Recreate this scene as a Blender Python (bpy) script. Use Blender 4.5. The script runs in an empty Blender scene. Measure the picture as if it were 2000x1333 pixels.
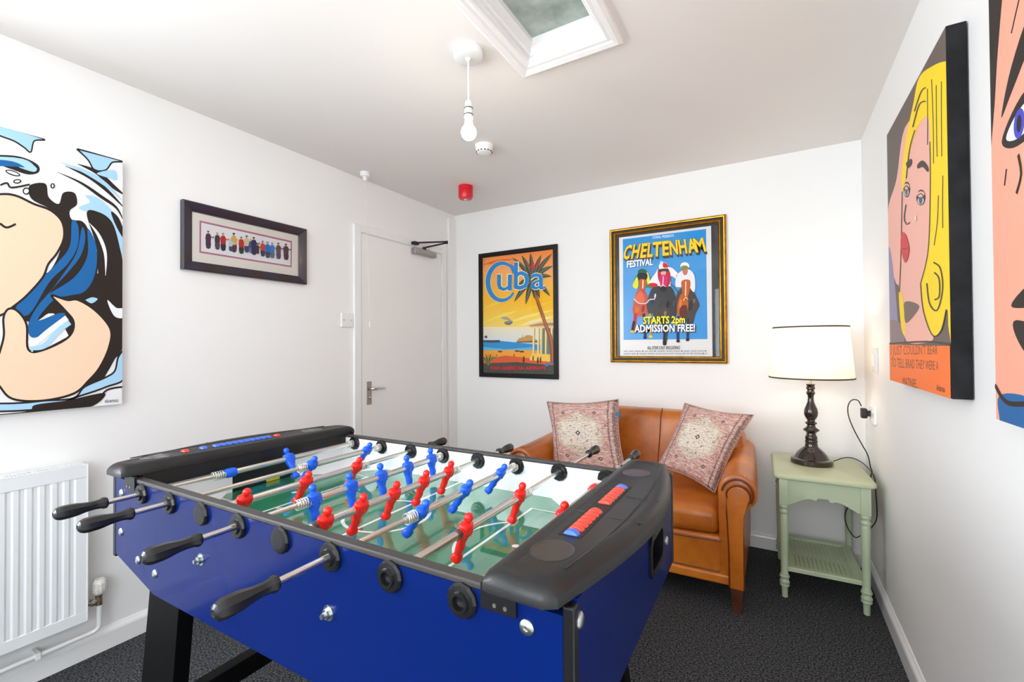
import bpy, bmesh, math, random
from mathutils import Vector, Matrix
random.seed(7)
PI = math.pi
S = bpy.context.scene
C = S.collection

# ------------------------------------------------------------------ camera, world, lights, exposure
W, H, YF = 2.861, 2.4, -4.35          # room width (x), height, y of the wall behind the camera
cam_d = bpy.data.cameras.new('camera'); cam = bpy.data.objects.new('camera', cam_d); C.objects.link(cam)
cam_d.sensor_width = 36; cam_d.lens = 881.17 / 2000 * 36; cam_d.clip_start = 0.02
r_ = Vector((0.86447293, 0.50263588, -0.00661263)); u_ = Vector((0.01124135, -0.00617894, 0.99991772))
f_ = Vector((-0.50255367, 0.86447614, 0.01099183))
m = Matrix.Identity(4)
for i in range(3):
    m[i][0] = r_[i]; m[i][1] = u_[i]; m[i][2] = -f_[i]; m[i][3] = (2.4256, -3.1789, 1.2495)[i]
cam.matrix_world = m
S.camera = cam

S.view_settings.view_transform = 'Standard'; S.view_settings.look = 'None'
S.view_settings.gamma = 1; S.view_settings.use_curve_mapping = False
S.view_settings.exposure = 0.15
S.cycles.use_denoising = True
S.cycles.max_bounces = 10; S.cycles.diffuse_bounces = 6; S.cycles.glossy_bounces = 4
S.cycles.transparent_max_bounces = 8; S.cycles.transmission_bounces = 6
S.cycles.sample_clamp_indirect = 6

wd = bpy.data.worlds.new('sky'); S.world = wd; wd.use_nodes = True
wd.node_tree.nodes['Background'].inputs[0].default_value = (0.80, 0.90, 1.0, 1)
wd.node_tree.nodes['Background'].inputs[1].default_value = 0.55

def area(name, loc, rot, sx, sy, power, col):
    d = bpy.data.lights.new(name, 'AREA'); d.shape = 'RECTANGLE'; d.size = sx; d.size_y = sy
    d.energy = power; d.color = col
    o = bpy.data.objects.new(name, d); C.objects.link(o); o.location = loc; o.rotation_euler = rot
    return o
# added lamp in an unseen, invented window behind the camera, brightening the room
area('added_window_fill', (2.16, YF - 0.06, 1.45), (PI/2, 0, 0), 1.1, 1.4, 42, (0.89, 0.95, 1.0))
# second added lamp, in an invented side window, lifting the right wall
area('added_side_fill', (-0.06, -3.80, 1.50), (PI/2, 0, -PI/2), 0.9, 1.25, 80, (0.89, 0.95, 1.0))

# ------------------------------------------------------------------ helpers
def lin(c):
    c = c / 255.0
    return c / 12.92 if c <= 0.04045 else ((c + 0.055) / 1.055) ** 2.4
def rgb(r, g, b): return (lin(r), lin(g), lin(b), 1)

_M = {}
def mat(name, col, rough=0.5, metal=0.0, coat=0.0, bump=None, vary=None, spec=None, emit=None, subs=None):
    """col: sRGB triple; bump (scale, strength); vary (scale, second colour, amount)"""
    if name in _M: return _M[name]
    mt = bpy.data.materials.new(name); mt.use_nodes = True; nt = mt.node_tree
    p = nt.nodes['Principled BSDF']
    p.inputs['Base Color'].default_value = rgb(*col); p.inputs['Roughness'].default_value = rough
    p.inputs['Metallic'].default_value = metal; p.inputs['Coat Weight'].default_value = coat
    p.inputs['Coat Roughness'].default_value = 0.08
    if spec is not None: p.inputs['Specular IOR Level'].default_value = spec
    if emit: p.inputs['Emission Color'].default_value = rgb(*emit[0]); p.inputs['Emission Strength'].default_value = emit[1]
    tc = nt.nodes.new('ShaderNodeTexCoord')
    if vary:
        n = nt.nodes.new('ShaderNodeTexNoise'); n.inputs['Scale'].default_value = vary[0]; n.inputs['Detail'].default_value = 4
        nt.links.new(tc.outputs['Object'], n.inputs['Vector'])
        rp = nt.nodes.new('ShaderNodeValToRGB'); rp.color_ramp.elements[0].position = 0.5 - vary[2]; rp.color_ramp.elements[1].position = 0.5 + vary[2]
        rp.color_ramp.elements[0].color = rgb(*col); rp.color_ramp.elements[1].color = rgb(*vary[1])
        nt.links.new(n.outputs['Fac'], rp.inputs['Fac']); nt.links.new(rp.outputs['Color'], p.inputs['Base Color'])
    if bump:
        n = nt.nodes.new('ShaderNodeTexNoise'); n.inputs['Scale'].default_value = bump[0]; n.inputs['Detail'].default_value = 3
        nt.links.new(tc.outputs['Object'], n.inputs['Vector'])
        b = nt.nodes.new('ShaderNodeBump'); b.inputs['Strength'].default_value = bump[1]; b.inputs['Distance'].default_value = 0.002
        nt.links.new(n.outputs['Fac'], b.inputs['Height']); nt.links.new(b.outputs['Normal'], p.inputs['Normal'])
    _M[name] = mt
    return mt

def obj(name, bm, mt, parent=None, smooth=False, loc=None, auto=None):
    me = bpy.data.meshes.new(name)
    bmesh.ops.recalc_face_normals(bm, faces=bm.faces)
    bm.to_mesh(me); bm.free()
    for x in (mt if isinstance(mt, (list, tuple)) else [mt]): me.materials.append(x)
    if smooth or auto:
        me.polygons.foreach_set('use_smooth', [True] * len(me.polygons))
        if auto: me.set_sharp_from_angle(angle=math.radians(auto))
    o = bpy.data.objects.new(name, me); C.objects.link(o)
    if parent: o.parent = parent
    if loc: o.location = loc
    return o
def tag(o, label=None, cat=None, group=None, kind=None):
    if label: o['label'] = label
    if cat: o['category'] = cat
    if group: o['group'] = group
    if kind: o['kind'] = kind
    return o
def thing(name, label, cat, loc=(0, 0, 0), rz=0, group=None):
    o = bpy.data.objects.new(name, None); C.objects.link(o); o.empty_display_size = 0.05
    o.location = loc; o.rotation_euler = (0, 0, rz)
    return tag(o, label, cat, group)
def struct(name, bm, mt, parent=None, **k):
    o = obj(name, bm, mt, parent, **k)
    if not parent: o['kind'] = 'structure'
    return o

def B(): return bmesh.new()
def box(bm, x0, x1, y0, y1, z0, z1, bev=0, mi=0):
    vs = [bm.verts.new((x, y, z)) for z in (z0, z1) for y in (y0, y1) for x in (x0, x1)]
    fs = [bm.faces.new([vs[i] for i in q]) for q in ((0, 1, 3, 2), (4, 6, 7, 5), (0, 4, 5, 1), (2, 3, 7, 6), (0, 2, 6, 4), (1, 5, 7, 3))]
    for f in fs: f.material_index = mi
    if bev:
        es = list({e for f in fs for e in f.edges})
        bmesh.ops.bevel(bm, geom=es, offset=bev, segments=3, profile=0.6, affect='EDGES')
    return bm
def prism(bm, pts, axis, a, b, bev=0, mi=0):
    """pts: 2-D outline in the other two axes, in order (x,z) for axis 1, (y,z) for 0, (x,y) for 2"""
    def P(p, t):
        return {0: (t, p[0], p[1]), 1: (p[0], t, p[1]), 2: (p[0], p[1], t)}[axis]
    va = [bm.verts.new(P(p, a)) for p in pts]; vb = [bm.verts.new(P(p, b)) for p in pts]
    n = len(pts); fs = [bm.faces.new(va), bm.faces.new(vb[::-1])]
    for i in range(n): fs.append(bm.faces.new((va[i], va[(i+1) % n], vb[(i+1) % n], vb[i])))
    for f in fs: f.material_index = mi
    if bev:
        es = list(fs[0].edges) + list(fs[1].edges)
        bmesh.ops.bevel(bm, geom=es, offset=bev, segments=2, profile=0.6, affect='EDGES')
    return bm
def lathe(bm, prof, origin=(0, 0, 0), axis=2, n=24, cap=True, mi=0):
    rings = []
    for r, t in prof:
        ring = []
        for i in range(n):
            a = 2 * PI * i / n; c, s = r * math.cos(a), r * math.sin(a)
            p = {2: (c, s, t), 1: (c, t, s), 0: (t, c, s)}[axis]
            ring.append(bm.verts.new((p[0] + origin[0], p[1] + origin[1], p[2] + origin[2])))
        rings.append(ring)
    for a, b in zip(rings, rings[1:]):
        for i in range(n):
            f = bm.faces.new((a[i], a[(i+1) % n], b[(i+1) % n], b[i])); f.material_index = mi
    if cap:
        for g in (rings[0], rings[-1]):
            f = bm.faces.new(g); f.material_index = mi
    return bm
def catmull(pts, k=8, closed=False):
    n = len(pts); out = []
    for i in range(n if closed else n - 1):
        if closed: p = [pts[(i + j - 1) % n] for j in range(4)]
        else: p = [pts[max(0, i - 1)], pts[i], pts[i+1], pts[min(n - 1, i + 2)]]
        for s in range(k):
            t = s / k
            out.append(tuple(0.5 * (2*p[1][d] + (p[2][d]-p[0][d])*t + (2*p[0][d]-5*p[1][d]+4*p[2][d]-p[3][d])*t*t + (3*p[1][d]-p[0][d]-3*p[2][d]+p[3][d])*t**3) for d in range(len(p[0]))))
    if not closed: out.append(tuple(pts[-1]))
    return out
def tube(bm, pts, r, n=10, closed=False, mi=0):
    pts = [Vector(p) for p in pts]; rings = []; N = len(pts); up = None
    for i, p in enumerate(pts):
        a = pts[(i - 1) % N] if (closed or i) else p; b = pts[(i + 1) % N] if (closed or i < N - 1) else p
        t = (b - a).normalized()
        if up is None:
            up = Vector((0, 0, 1)) if abs(t.z) < 0.9 else Vector((1, 0, 0))
        s = t.cross(up).normalized(); up = s.cross(t).normalized()
        rr = r[i] if isinstance(r, (list, tuple)) else r
        rings.append([bm.verts.new(p + (s * math.cos(2*PI*j/n) + up * math.sin(2*PI*j/n)) * rr) for j in range(n)])
    for i in range(N if closed else N - 1):
        a, b = rings[i], rings[(i+1) % N]
        for j in range(n):
            f = bm.faces.new((a[j], a[(j+1) % n], b[(j+1) % n], b[j])); f.material_index = mi
    if not closed:
        bm.faces.new(rings[0]); bm.faces.new(rings[-1])
    return bm
def rbox(bm, cx, cy, cz, sx, sy, sz, r, n=10, deform=None, mi=0):
    """rounded box, finely meshed; deform(p) bends it, p local to the centre"""
    hx, hy, hz = sx/2, sy/2, sz/2
    cache = {}
    def V(p):
        k = tuple(round(v, 5) for v in p)
        if k in cache: return cache[k]
        q = Vector((max(-hx+r, min(hx-r, p[0]*1.0)), max(-hy+r, min(hy-r, p[1])), max(-hz+r, min(hz-r, p[2]))))
        d = Vector(p) - q
        w = q + (d.normalized() * r if d.length > 1e-9 else Vector((0, 0, 0)))
        if deform: w = Vector(deform(w))
        v = bm.verts.new((w.x + cx, w.y + cy, w.z + cz)); cache[k] = v; return v
    def ts(h):
        m = 4; a = [-h + r * (1 - math.cos(PI/2 * i/m)) for i in range(m)]
        mid = [(-h + r) + (2*h - 2*r) * i/n for i in range(n+1)]
        return a + mid + [-x for x in a[::-1]]
    T = (ts(hx), ts(hy), ts(hz))
    for ax in range(3):
        a, b = [i for i in range(3) if i != ax]
        for sgn in (-1, 1):
            h = (hx, hy, hz)[ax] * sgn
            for i in range(len(T[a]) - 1):
                for j in range(len(T[b]) - 1):
                    q = []
                    for (ii, jj) in ((i, j), (i+1, j), (i+1, j+1), (i, j+1)):
                        p = [0, 0, 0]; p[ax] = h; p[a] = T[a][ii]; p[b] = T[b][jj]; q.append(V(p))
                    if len(set(q)) == 4:
                        try: f = bm.faces.new(q); f.material_index = mi
                        except ValueError: pass
    return bm
def frame_ring(bm, w, h, prof, mi=0):
    """mitred frame in local x,z, facing -y; prof: (inset from the outer edge, protrusion)"""
    loops = []
    for ins, d in prof:
        loops.append([bm.verts.new((sx * (w/2 - ins), -d, sz * (h/2 - ins))) for sx, sz in ((-1, -1), (1, -1), (1, 1), (-1, 1))])
    for a, b in zip(loops, loops[1:]):
        for i in range(4):
            f = bm.faces.new((a[i], a[(i+1) % 4], b[(i+1) % 4], b[i])); f.material_index = mi
    return bm

# ------------------------------------------------------------------ printed / painted pictures
def paint_mat(name, rough=0.5, coat=0.0, bump=None):
    if name in _M: return _M[name]
    mt = mat(name, (255, 255, 255), rough, coat=coat, bump=bump); nt = mt.node_tree
    nt.nodes['Principled BSDF'].inputs['Specular IOR Level'].default_value = .25
    a = nt.nodes.new('ShaderNodeAttribute'); a.attribute_name = 'ink'
    nt.links.new(a.outputs['Color'], nt.nodes['Principled BSDF'].inputs['Base Color'])
    return mt
class Art:
    """flat picture of coloured shapes; quad = the four corners (TL, TR, BR, BL) of the drawing units, rect = (u0,u1,v0,v1) metres"""
    def __init__(s, quad, rect, d):
        s.bm = bmesh.new(); s.lay = s.bm.loops.layers.float_color.new('ink'); s.rect = rect; s.d = d; s.k = 0
        s.H = s.hom(quad)
    def hom(s, q):
        # unit square <- quad, solved as an 8x8 system
        dst = [(0, 0), (1, 0), (1, 1), (0, 1)]; A = []; b = []
        for (x, y), (X, Y) in zip(q, dst):
            A.append([x, y, 1, 0, 0, 0, -X*x, -X*y]); b.append(X)
            A.append([0, 0, 0, x, y, 1, -Y*x, -Y*y]); b.append(Y)
        n = 8
        for i in range(n):
            p = max(range(i, n), key=lambda r: abs(A[r][i])); A[i], A[p] = A[p], A[i]; b[i], b[p] = b[p], b[i]
            for r in range(n):
                if r != i:
                    f = A[r][i] / A[i][i]
                    A[r] = [x - f*y for x, y in zip(A[r], A[i])]; b[r] -= f * b[i]
        return [b[i] / A[i][i] for i in range(n)]
    def uv(s, p):
        h = s.H; x, y = p; w = h[6]*x + h[7]*y + 1
        a, b = (h[0]*x + h[1]*y + h[2]) / w, (h[3]*x + h[4]*y + h[5]) / w
        u0, u1, v0, v1 = s.rect
        return (u0 + a * (u1 - u0), v1 - b * (v1 - v0))
    def clip(s, P):
        u0, u1, v0, v1 = s.full if hasattr(s, 'full') else s.rect
        for ax, lim, sg in ((0, u0, 1), (0, u1, -1), (1, v0, 1), (1, v1, -1)):
            out = []
            for i in range(len(P)):
                a, b = P[i], P[(i+1) % len(P)]
                ia, ib = (a[ax] - lim) * sg >= -1e-9, (b[ax] - lim) * sg >= -1e-9
                if ia: out.append(a)
                if ia != ib:
                    t = (lim - a[ax]) / (b[ax] - a[ax]); out.append((a[0] + (b[0]-a[0])*t, a[1] + (b[1]-a[1])*t))
            P = out
            if len(P) < 3: return []
        res = []
        for p in P:
            if not res or abs(p[0]-res[-1][0]) + abs(p[1]-res[-1][1]) > 1e-6: res.append(p)
        return res
    def raw(s, P, col, newlayer=True):
        if newlayer: s.k += 1
        P = s.clip(P)
        if len(P) < 3: return
        try: f = s.bm.faces.new([s.bm.verts.new((p[0], -s.d - s.k * 0.00006, p[1])) for p in P])
        except ValueError: return
        c = rgb(*col)
        for l in f.loops: l[s.lay] = c
    def poly(s, pts, col, smooth=0):
        if smooth: pts = catmull(pts, smooth, True)
        s.raw([s.uv(p) for p in pts], col)
    def ell(s, cx, cy, rx, ry, col, n=24, rot=0):
        c, q = math.cos(rot), math.sin(rot)
        s.poly([(cx + rx*math.cos(2*PI*i/n)*c - ry*math.sin(2*PI*i/n)*q, cy + rx*math.cos(2*PI*i/n)*q + ry*math.sin(2*PI*i/n)*c) for i in range(n)], col)
    def line(s, pts, w, col, smooth=6, taper=False):
        if smooth and len(pts) > 2: pts = catmull(pts, smooth)
        n = len(pts); L = []; R = []
        for i, p in enumerate(pts):
            a = pts[max(0, i-1)]; b = pts[min(n-1, i+1)]; dx, dy = b[0]-a[0], b[1]-a[1]; l = math.hypot(dx, dy) or 1
            ww = w/2 * (max(0.15, math.sin(PI * i/(n-1))) if taper else 1)
            L.append((p[0] - dy/l*ww, p[1] + dx/l*ww)); R.append((p[0] + dy/l*ww, p[1] - dx/l*ww))
        s.k += 1
        for i in range(n-1): s.raw([s.uv(q) for q in (L[i], L[i+1], R[i+1], R[i])], col, False)
    def grad(s, y0, y1, c0, c1, x0, x1, n=14, slope=0):
        """bands of printed colour"""
        s.k += 1
        for i in range(n):
            t = (i + .5) / n; a = y0 + (y1-y0)*i/n; b = y0 + (y1-y0)*(i+1)/n
            s.raw([s.uv(q) for q in ((x0, a), (x1, a+slope), (x1, b+slope), (x0, b))], tuple(c0[j] + (c1[j]-c0[j])*t for j in range(3)), False)
    def text(s, txt, x, y, h, col, width=None, slant=0, bold=0.0, ang=None, warp=None):
        """x,y: left end of the baseline in drawing units; h cap height; width: total width (squeezes); ang: (dx,dy) of the baseline"""
        cu = bpy.data.curves.new('t', 'FONT'); cu.body = txt; cu.size = 1; cu.offset = bold; cu.resolution_u = 2
        o = bpy.data.objects.new('t', cu); C.objects.link(o)
        dg = bpy.context.evaluated_depsgraph_get(); dg.update()
        me = o.evaluated_get(dg).to_mesh()
        vs = [(v.co.x, v.co.y) for v in me.vertices]; ps = [tuple(p.vertices) for p in me.polygons]
        o.evaluated_get(dg).to_mesh_clear(); bpy.data.objects.remove(o); bpy.data.curves.remove(cu)
        if not vs: return
        mx = max(v[0] for v in vs); mn = min(v[0] for v in vs); k = h / 0.70
        kx = (width / (mx - mn)) if width else k
        dx, dy = ang if ang else (1, 0)
        def P(v):
            a = (v[0] - mn) * kx; b = v[1] * k
            if warp: a, b = warp(a, b)
            a += slant * b
            return s.uv((x + a*dx, y + a*dy - b))
        s.k += 1
        for p in ps: s.raw([P(vs[i]) for i in p], col, False)
    def build(s, name, mt, parent): 
        me = bpy.data.meshes.new(name); s.bm.to_mesh(me); s.bm.free(); me.materials.append(mt)
        for q in me.polygons:          # every face looks into the room
            if q.normal.y > 0: q.flip()
        me.update()
        o = bpy.data.objects.new(name, me); C.objects.link(o); o.parent = parent
        return o

def glass_mat():
    if 'picture glass' in _M: return _M['picture glass']
    mt = bpy.data.materials.new('picture glass'); mt.use_nodes = True; nt = mt.node_tree
    for n in list(nt.nodes):
        if n.type != 'OUTPUT_MATERIAL': nt.nodes.remove(n)
    out = nt.nodes[0]; mx = nt.nodes.new('ShaderNodeMixShader'); fr = nt.nodes.new('ShaderNodeFresnel'); fr.inputs[0].default_value = 1.32
    tr = nt.nodes.new('ShaderNodeBsdfTransparent'); gl = nt.nodes.new('ShaderNodeBsdfGlossy'); gl.inputs['Roughness'].default_value = 0.03
    nt.links.new(fr.outputs[0], mx.inputs[0]); nt.links.new(tr.outputs[0], mx.inputs[1]); nt.links.new(gl.outputs[0], mx.inputs[2]); nt.links.new(mx.outputs[0], out.inputs[0])
    _M['picture glass'] = mt; return mt

# ------------------------------------------------------------------ the room
wall_m = mat('white wall paint', (241, 241, 240), 0.55, bump=(60, 0.06))
ceil_m = mat('white ceiling paint', (236, 232, 228), 0.7, bump=(60, 0.05))
gloss_w = mat('white gloss trim', (238, 238, 238), 0.25)
door_m = mat('white door paint', (240, 240, 238), 0.35)

carpet = mat('dark fleck carpet', (38, 38, 40), 0.95)
nt = carpet.node_tree; p = nt.nodes['Principled BSDF']; tc = nt.nodes.new('ShaderNodeTexCoord')
n1 = nt.nodes.new('ShaderNodeTexNoise'); n1.inputs['Scale'].default_value = 140; n1.inputs['Detail'].default_value = 3; n1.inputs['Roughness'].default_value = 0.7
rp = nt.nodes.new('ShaderNodeValToRGB'); e = rp.color_ramp.elements
e[0].position = 0.40; e[0].color = rgb(20, 20, 22); e[1].position = 0.64; e[1].color = rgb(98, 99, 102)
nt.links.new(tc.outputs['Object'], n1.inputs['Vector']); nt.links.new(n1.outputs['Fac'], rp.inputs['Fac']); nt.links.new(rp.outputs['Color'], p.inputs['Base Color'])
bp = nt.nodes.new('ShaderNodeBump'); bp.inputs['Strength'].default_value = 0.6; bp.inputs['Distance'].default_value = 0.004
nt.links.new(n1.outputs['Fac'], bp.inputs['Height']); nt.links.new(bp.outputs['Normal'], p.inputs['Normal']); p.inputs['Specular IOR Level'].default_value = 0.1

struct('floor', box(B(), -0.12, W+0.12, YF-0.12, 0.12, -0.1, 0), carpet)
b = B(); LY0, LY1, LZ0, LZ1 = -4.26, -3.34, 0.86, 2.14
box(b, -0.12, 0, YF-0.12, LY0, 0, H); box(b, -0.12, 0, LY1, 0.12, 0, H); box(b, -0.12, 0, LY0, LY1, 0, LZ0); box(b, -0.12, 0, LY0, LY1, LZ1, H)
struct('wall_left', b, wall_m)
b = B()
for y0, y1, z0, z1 in ((LY0, LY0+.04, LZ0, LZ1), (LY1-.04, LY1, LZ0, LZ1), (LY0+.04, LY1-.04, LZ0, LZ0+.04), (LY0+.04, LY1-.04, LZ1-.04, LZ1)): box(b, -0.05, -0.01, y0, y1, z0, z1, 0.004)
struct('added_window_side', b, gloss_w)  # unseen window, added so the side lamp has an opening
struct('wall_right', box(B(), W, W+0.12, YF-0.12, 0.12, 0, H), wall_m)
struct('wall_back', box(B(), 0, W, 0, 0.12, 0, H), wall_m)
WX0, WX1, WZ0, WZ1 = 1.60, 2.72, 0.75, 2.15
b = B(); box(b, 0, WX0, YF-0.12, YF, 0, H); box(b, WX1, W, YF-0.12, YF, 0, H); box(b, WX0, WX1, YF-0.12, YF, 0, WZ0); box(b, WX0, WX1, YF-0.12, YF, WZ1, H)
struct('wall_front', b, wall_m)
b = B(); 
for x0, x1, z0, z1 in ((WX0, WX0+.05, WZ0, WZ1), (WX1-.05, WX1, WZ0, WZ1), (WX0+.05, WX1-.05, WZ0, WZ0+.05), (WX0+.05, WX1-.05, WZ1-.05, WZ1), (2.09, 2.13, WZ0+.05, WZ1-.05)):
    box(b, x0, x1, YF-0.05, YF-0.01, z0, z1, 0.004)
struct('added_window_front', b, gloss_w)  # invented window out of view, put in to let the rear lamp shine in
# ceiling with the skylight opening
SX0, SX1, SY0, SY1 = 1.575, 1.893, -2.32, -1.565
b = B(); box(b, -0.12, SX0, YF-0.12, 0.12, H, H+0.15); box(b, SX1, W+0.12, YF-0.12, 0.12, H, H+0.15)
box(b, SX0, SX1, YF-0.12, SY0, H, H+0.15); box(b, SX0, SX1, SY1, 0.12, H, H+0.15)
struct('ceiling', b, ceil_m)
sk = obj('window_2', box(B(), SX0-0.001, SX0-0.0005, SY0, SY1, H+0.01, H+0.14), gloss_w); sk['kind'] = 'structure'
def rect_ring(bm, x0, x1, y0, y1, prof):
    loops = []
    for ins, z in prof:
        loops.append([bm.verts.new(v) for v in ((x0+ins, y0+ins, z), (x1-ins, y0+ins, z), (x1-ins, y1-ins, z), (x0+ins, y1-ins, z))])
    for a, c in zip(loops, loops[1:]):
        for i in range(4): bm.faces.new((a[i], a[(i+1) % 4], c[(i+1) % 4], c[i]))
    return bm
o_ = 0.055
obj('architrave', rect_ring(B(), SX0-o_, SX1+o_, SY0-o_, SY1+o_, [(0, H+.001), (0, H-.016), (.012, H-.022), (.03, H-.018), (.034, H-.012), (.048, H-.012), (.055, H-.006), (.0555, H+.04)]), gloss_w, sk)
obj('sash_frame', rect_ring(B(), SX0, SX1, SY0, SY1, [(-.001, H+.018), (.014, H+.018), (.018, H+.023), (.018, H+.043), (.026, H+.047), (.034, H+.050), (.034, H+.08)]), gloss_w, sk)
sg = mat('obscured skylight glass', (96, 108, 100), 0.22, vary=(9, (150, 160, 154), 0.22), bump=(45, 0.35))
sgp = sg.node_tree.nodes['Principled BSDF']; sg.node_tree.links.new(sgp.inputs['Base Color'].links[0].from_socket, sgp.inputs['Emission Color']); sgp.inputs['Emission Strength'].default_value = 0.42   # daylight coming through it
obj('pane', box(B(), SX0+.033, SX1-.033, SY0+.033, SY1-.033, H+.072, H+.079), sg, sk)

def skirting(name, axis, pos, a, b_, sgn):
    prof = [(0, 0), (0.018, 0), (0.018, 0.068), (0.015, 0.076), (0.008, 0.084), (0.004, 0.09), (0, 0.092)]
    pts = [(pos + sgn * d, z) for d, z in prof]
    if axis == 'y': struct(name, prism(B(), pts, 1, a, b_), gloss_w)
    else: struct(name, prism(B(), pts, 0, a, b_), gloss_w)
skirting('baseboard_left', 'y', 0, YF, -1.118, 1)
skirting('baseboard_right', 'y', W, YF, -0.018, -1)
skirting('baseboard_back', 'x', 0, 0.0, W, -1)
skirting('baseboard_front', 'x', YF, 0.0, W, 1)

# door in the far end of the left wall, with its casing
DY0, DY1, DZ = -1.052, -0.206, 2.022
b = B()
for y0, y1, z0, z1 in ((-1.116, DY0-.006, 0, 2.075), (DY1+.006, -0.142, 0, 2.075), (DY0-.006, DY1+.006, DZ+.006, 2.075)):
    box(b, 0, 0.02, y0, y1, z0, z1, 0.004)
box(b, 0, 0.012, DY0-.006, DY0-.001, 0, DZ+.006); box(b, 0, 0.012, DY0-.006, DY1+.006, DZ+.002, DZ+.006)
struct('trim_1', b, gloss_w)
struct('trim_2', prism(B(), [(0, -.1), (.02, -.1), (.02, 0), (0, 0)], 2, 0.092, 2.36), wall_m)
door = obj('door_1', box(B(), 0, 0.014, DY0, DY1, 0.008, DZ, 0.002), door_m); door['kind'] = 'structure'
chrome = mat('chrome', (215, 215, 215), 0.12, 1.0)
satin = mat('satin steel', (170, 165, 158), 0.35, 1.0)
blackmet = mat('dark closer arm metal', (48, 46, 46), 0.4, 0.6)
b = B(); box(b, 0.014, 0.019, -1.012, -0.970, 0.853, 1.012, 0.002)
hd = obj('door_handle', b, satin, door)
b = B(); tube(b, [(0.018, -0.991, 0.962), (0.06, -0.991, 0.962)], 0.009, 12)
tube(b, catmull([(0.058, -0.993, 0.962), (0.062, -0.96, 0.963), (0.062, -0.92, 0.961), (0.060, -0.885, 0.958)], 5), [0.009]*6 + [0.008]*9 + [0.007], 12)
obj('lever', b, chrome, hd, smooth=True)
b = B(); tube(b, [(0.018, -0.991, 0.90), (0.026, -0.991, 0.90)], 0.008, 12); obj('thumb_turn', b, chrome, hd, smooth=True)
b = B(); box(b, 0.014, 0.058, -0.57, -0.315, 1.968, 2.012, 0.006)
cl = obj('door_closer', b, satin, door)
b = B(); tube(b, [(0.04, -0.445, 2.012), (0.04, -0.445, 2.036)], 0.014, 14); tube(b, [(0.04, -0.445, 2.032), (0.142, -0.292, 2.088)], 0.0065, 8)
tube(b, [(0.142, -0.290, 2.098), (0.05, -0.54, 2.052)], 0.0065, 8); tube(b, [(0.142, -0.290, 2.08), (0.142, -0.290, 2.104)], 0.010, 12); box(b, 0.02, 0.06, -0.575, -0.525, 2.036, 2.058, 0.003)
obj('closer_arm', b, blackmet, cl, smooth=False)
for z in (1.83, 1.25):
    b = B(); tube(b, [(0.018, DY1+.004, z-.045), (0.018, DY1+.004, z+.045)], 0.006, 10); obj('hinge', b, gloss_w, door, smooth=False)

# ------------------------------------------------------------------ small fittings
plastic_w = mat('white plastic', (238, 238, 236), 0.3)
plastic_g = mat('pale grey plastic', (214, 214, 214), 0.35)
t = thing('blank_plate', 'square white screw-fixed blanking plate on the wall beside the door frame', 'wall plate', (0, -1.166, 1.426))
obj('plate', box(B(), 0, 0.012, -.046, .046, -.046, .046, 0.003), plastic_w, t)
for s in (-1, 1):
    b = B(); tube(b, [(0.0115, s*.030, 0), (0.0135, s*.030, 0)], 0.004, 10); obj('screw', b, satin, t)

t = thing('pull_cord_switch', 'white ceiling pull switch whose long cord hangs over the door', 'switch', (0.105, -1.10, H))
b = B(); lathe(b, [(0.034, 0), (0.034, -.004), (0.031, -.024), (0.028, -.028), (0.016, -.029), (0.014, -.048), (0.008, -.055)], n=28); obj('housing', b, plastic_w, t, auto=35)
b = B(); tube(b, catmull([(0, 0, -.05), (-.012, .022, -.35), (-.03, .055, -.75), (-.042, .075, -1.0), (-.047, .090, -1.2), (-.048, .105, -1.405)], 6), 0.0016, 6); obj('cord', b, mat('cord', (225, 220, 208), .6), t)
b = B(); lathe(b, [(0.003, -.98), (0.006, -.985), (0.006, -1.01), (0.003, -1.02)], (-.042, .075, 0), n=12); obj('cord_joiner', b, plastic_w, t)

t = thing('pendant_light', 'bare glowing bulb hanging on a white flex from a round ceiling rose', 'pendant light', (1.407, -1.751, H))
b = B(); lathe(b, [(0.058, 0), (0.058, -.018), (0.055, -.026), (0.045, -.030), (0.012, -.030), (0.008, -.040)], n=36); obj('ceiling_rose', b, plastic_w, t, auto=35)
b = B(); tube(b, [(0, 0, -.035), (0, 0, -.205)], 0.0035, 8); obj('flex', b, plastic_w, t)
b = B(); lathe(b, [(0.006, -.192), (0.012, -.198), (0.0145, -.205), (0.0145, -.222), (0.016, -.225), (0.016, -.246), (0.0175, -.25), (0.0175, -.262), (0.013, -.268)], n=24); h_ = obj('lamp_holder', b, plastic_w, t, auto=35)
for r_q, z_q in ((.0166, -.2245), (.0178, -.25)):
    b = B(); lathe(b, [(r_q-.004, z_q+.002), (r_q, z_q+.002), (r_q+.001, z_q), (r_q, z_q-.002), (r_q-.004, z_q-.002)], n=24, cap=False); obj('holder_ring', b, mat('dark ring', (70, 66, 62), .4), h_)
bulb_m = mat('lit bulb', (255, 250, 240), 0.3, emit=((255, 240, 214), 14))
b = B(); lathe(b, [(0.012, -.262), (0.014, -.272)] + [(0.030 * math.sin(a), -.318 + 0.030 * math.cos(a)) for a in [0.62 + (PI - 0.62) * i / 14 for i in range(15)][:-1]] + [(0.001, -.348)], n=28); obj('bulb', b, bulb_m, t, smooth=True)
pl = bpy.data.lights.new('bulb_light', 'POINT'); pl.energy = 2.0; pl.color = (1, .92, .80); pl.shadow_soft_size = 0.034
o = bpy.data.objects.new('bulb_light', pl); C.objects.link(o); o.location = (1.407, -1.751, H-.392)

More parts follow.
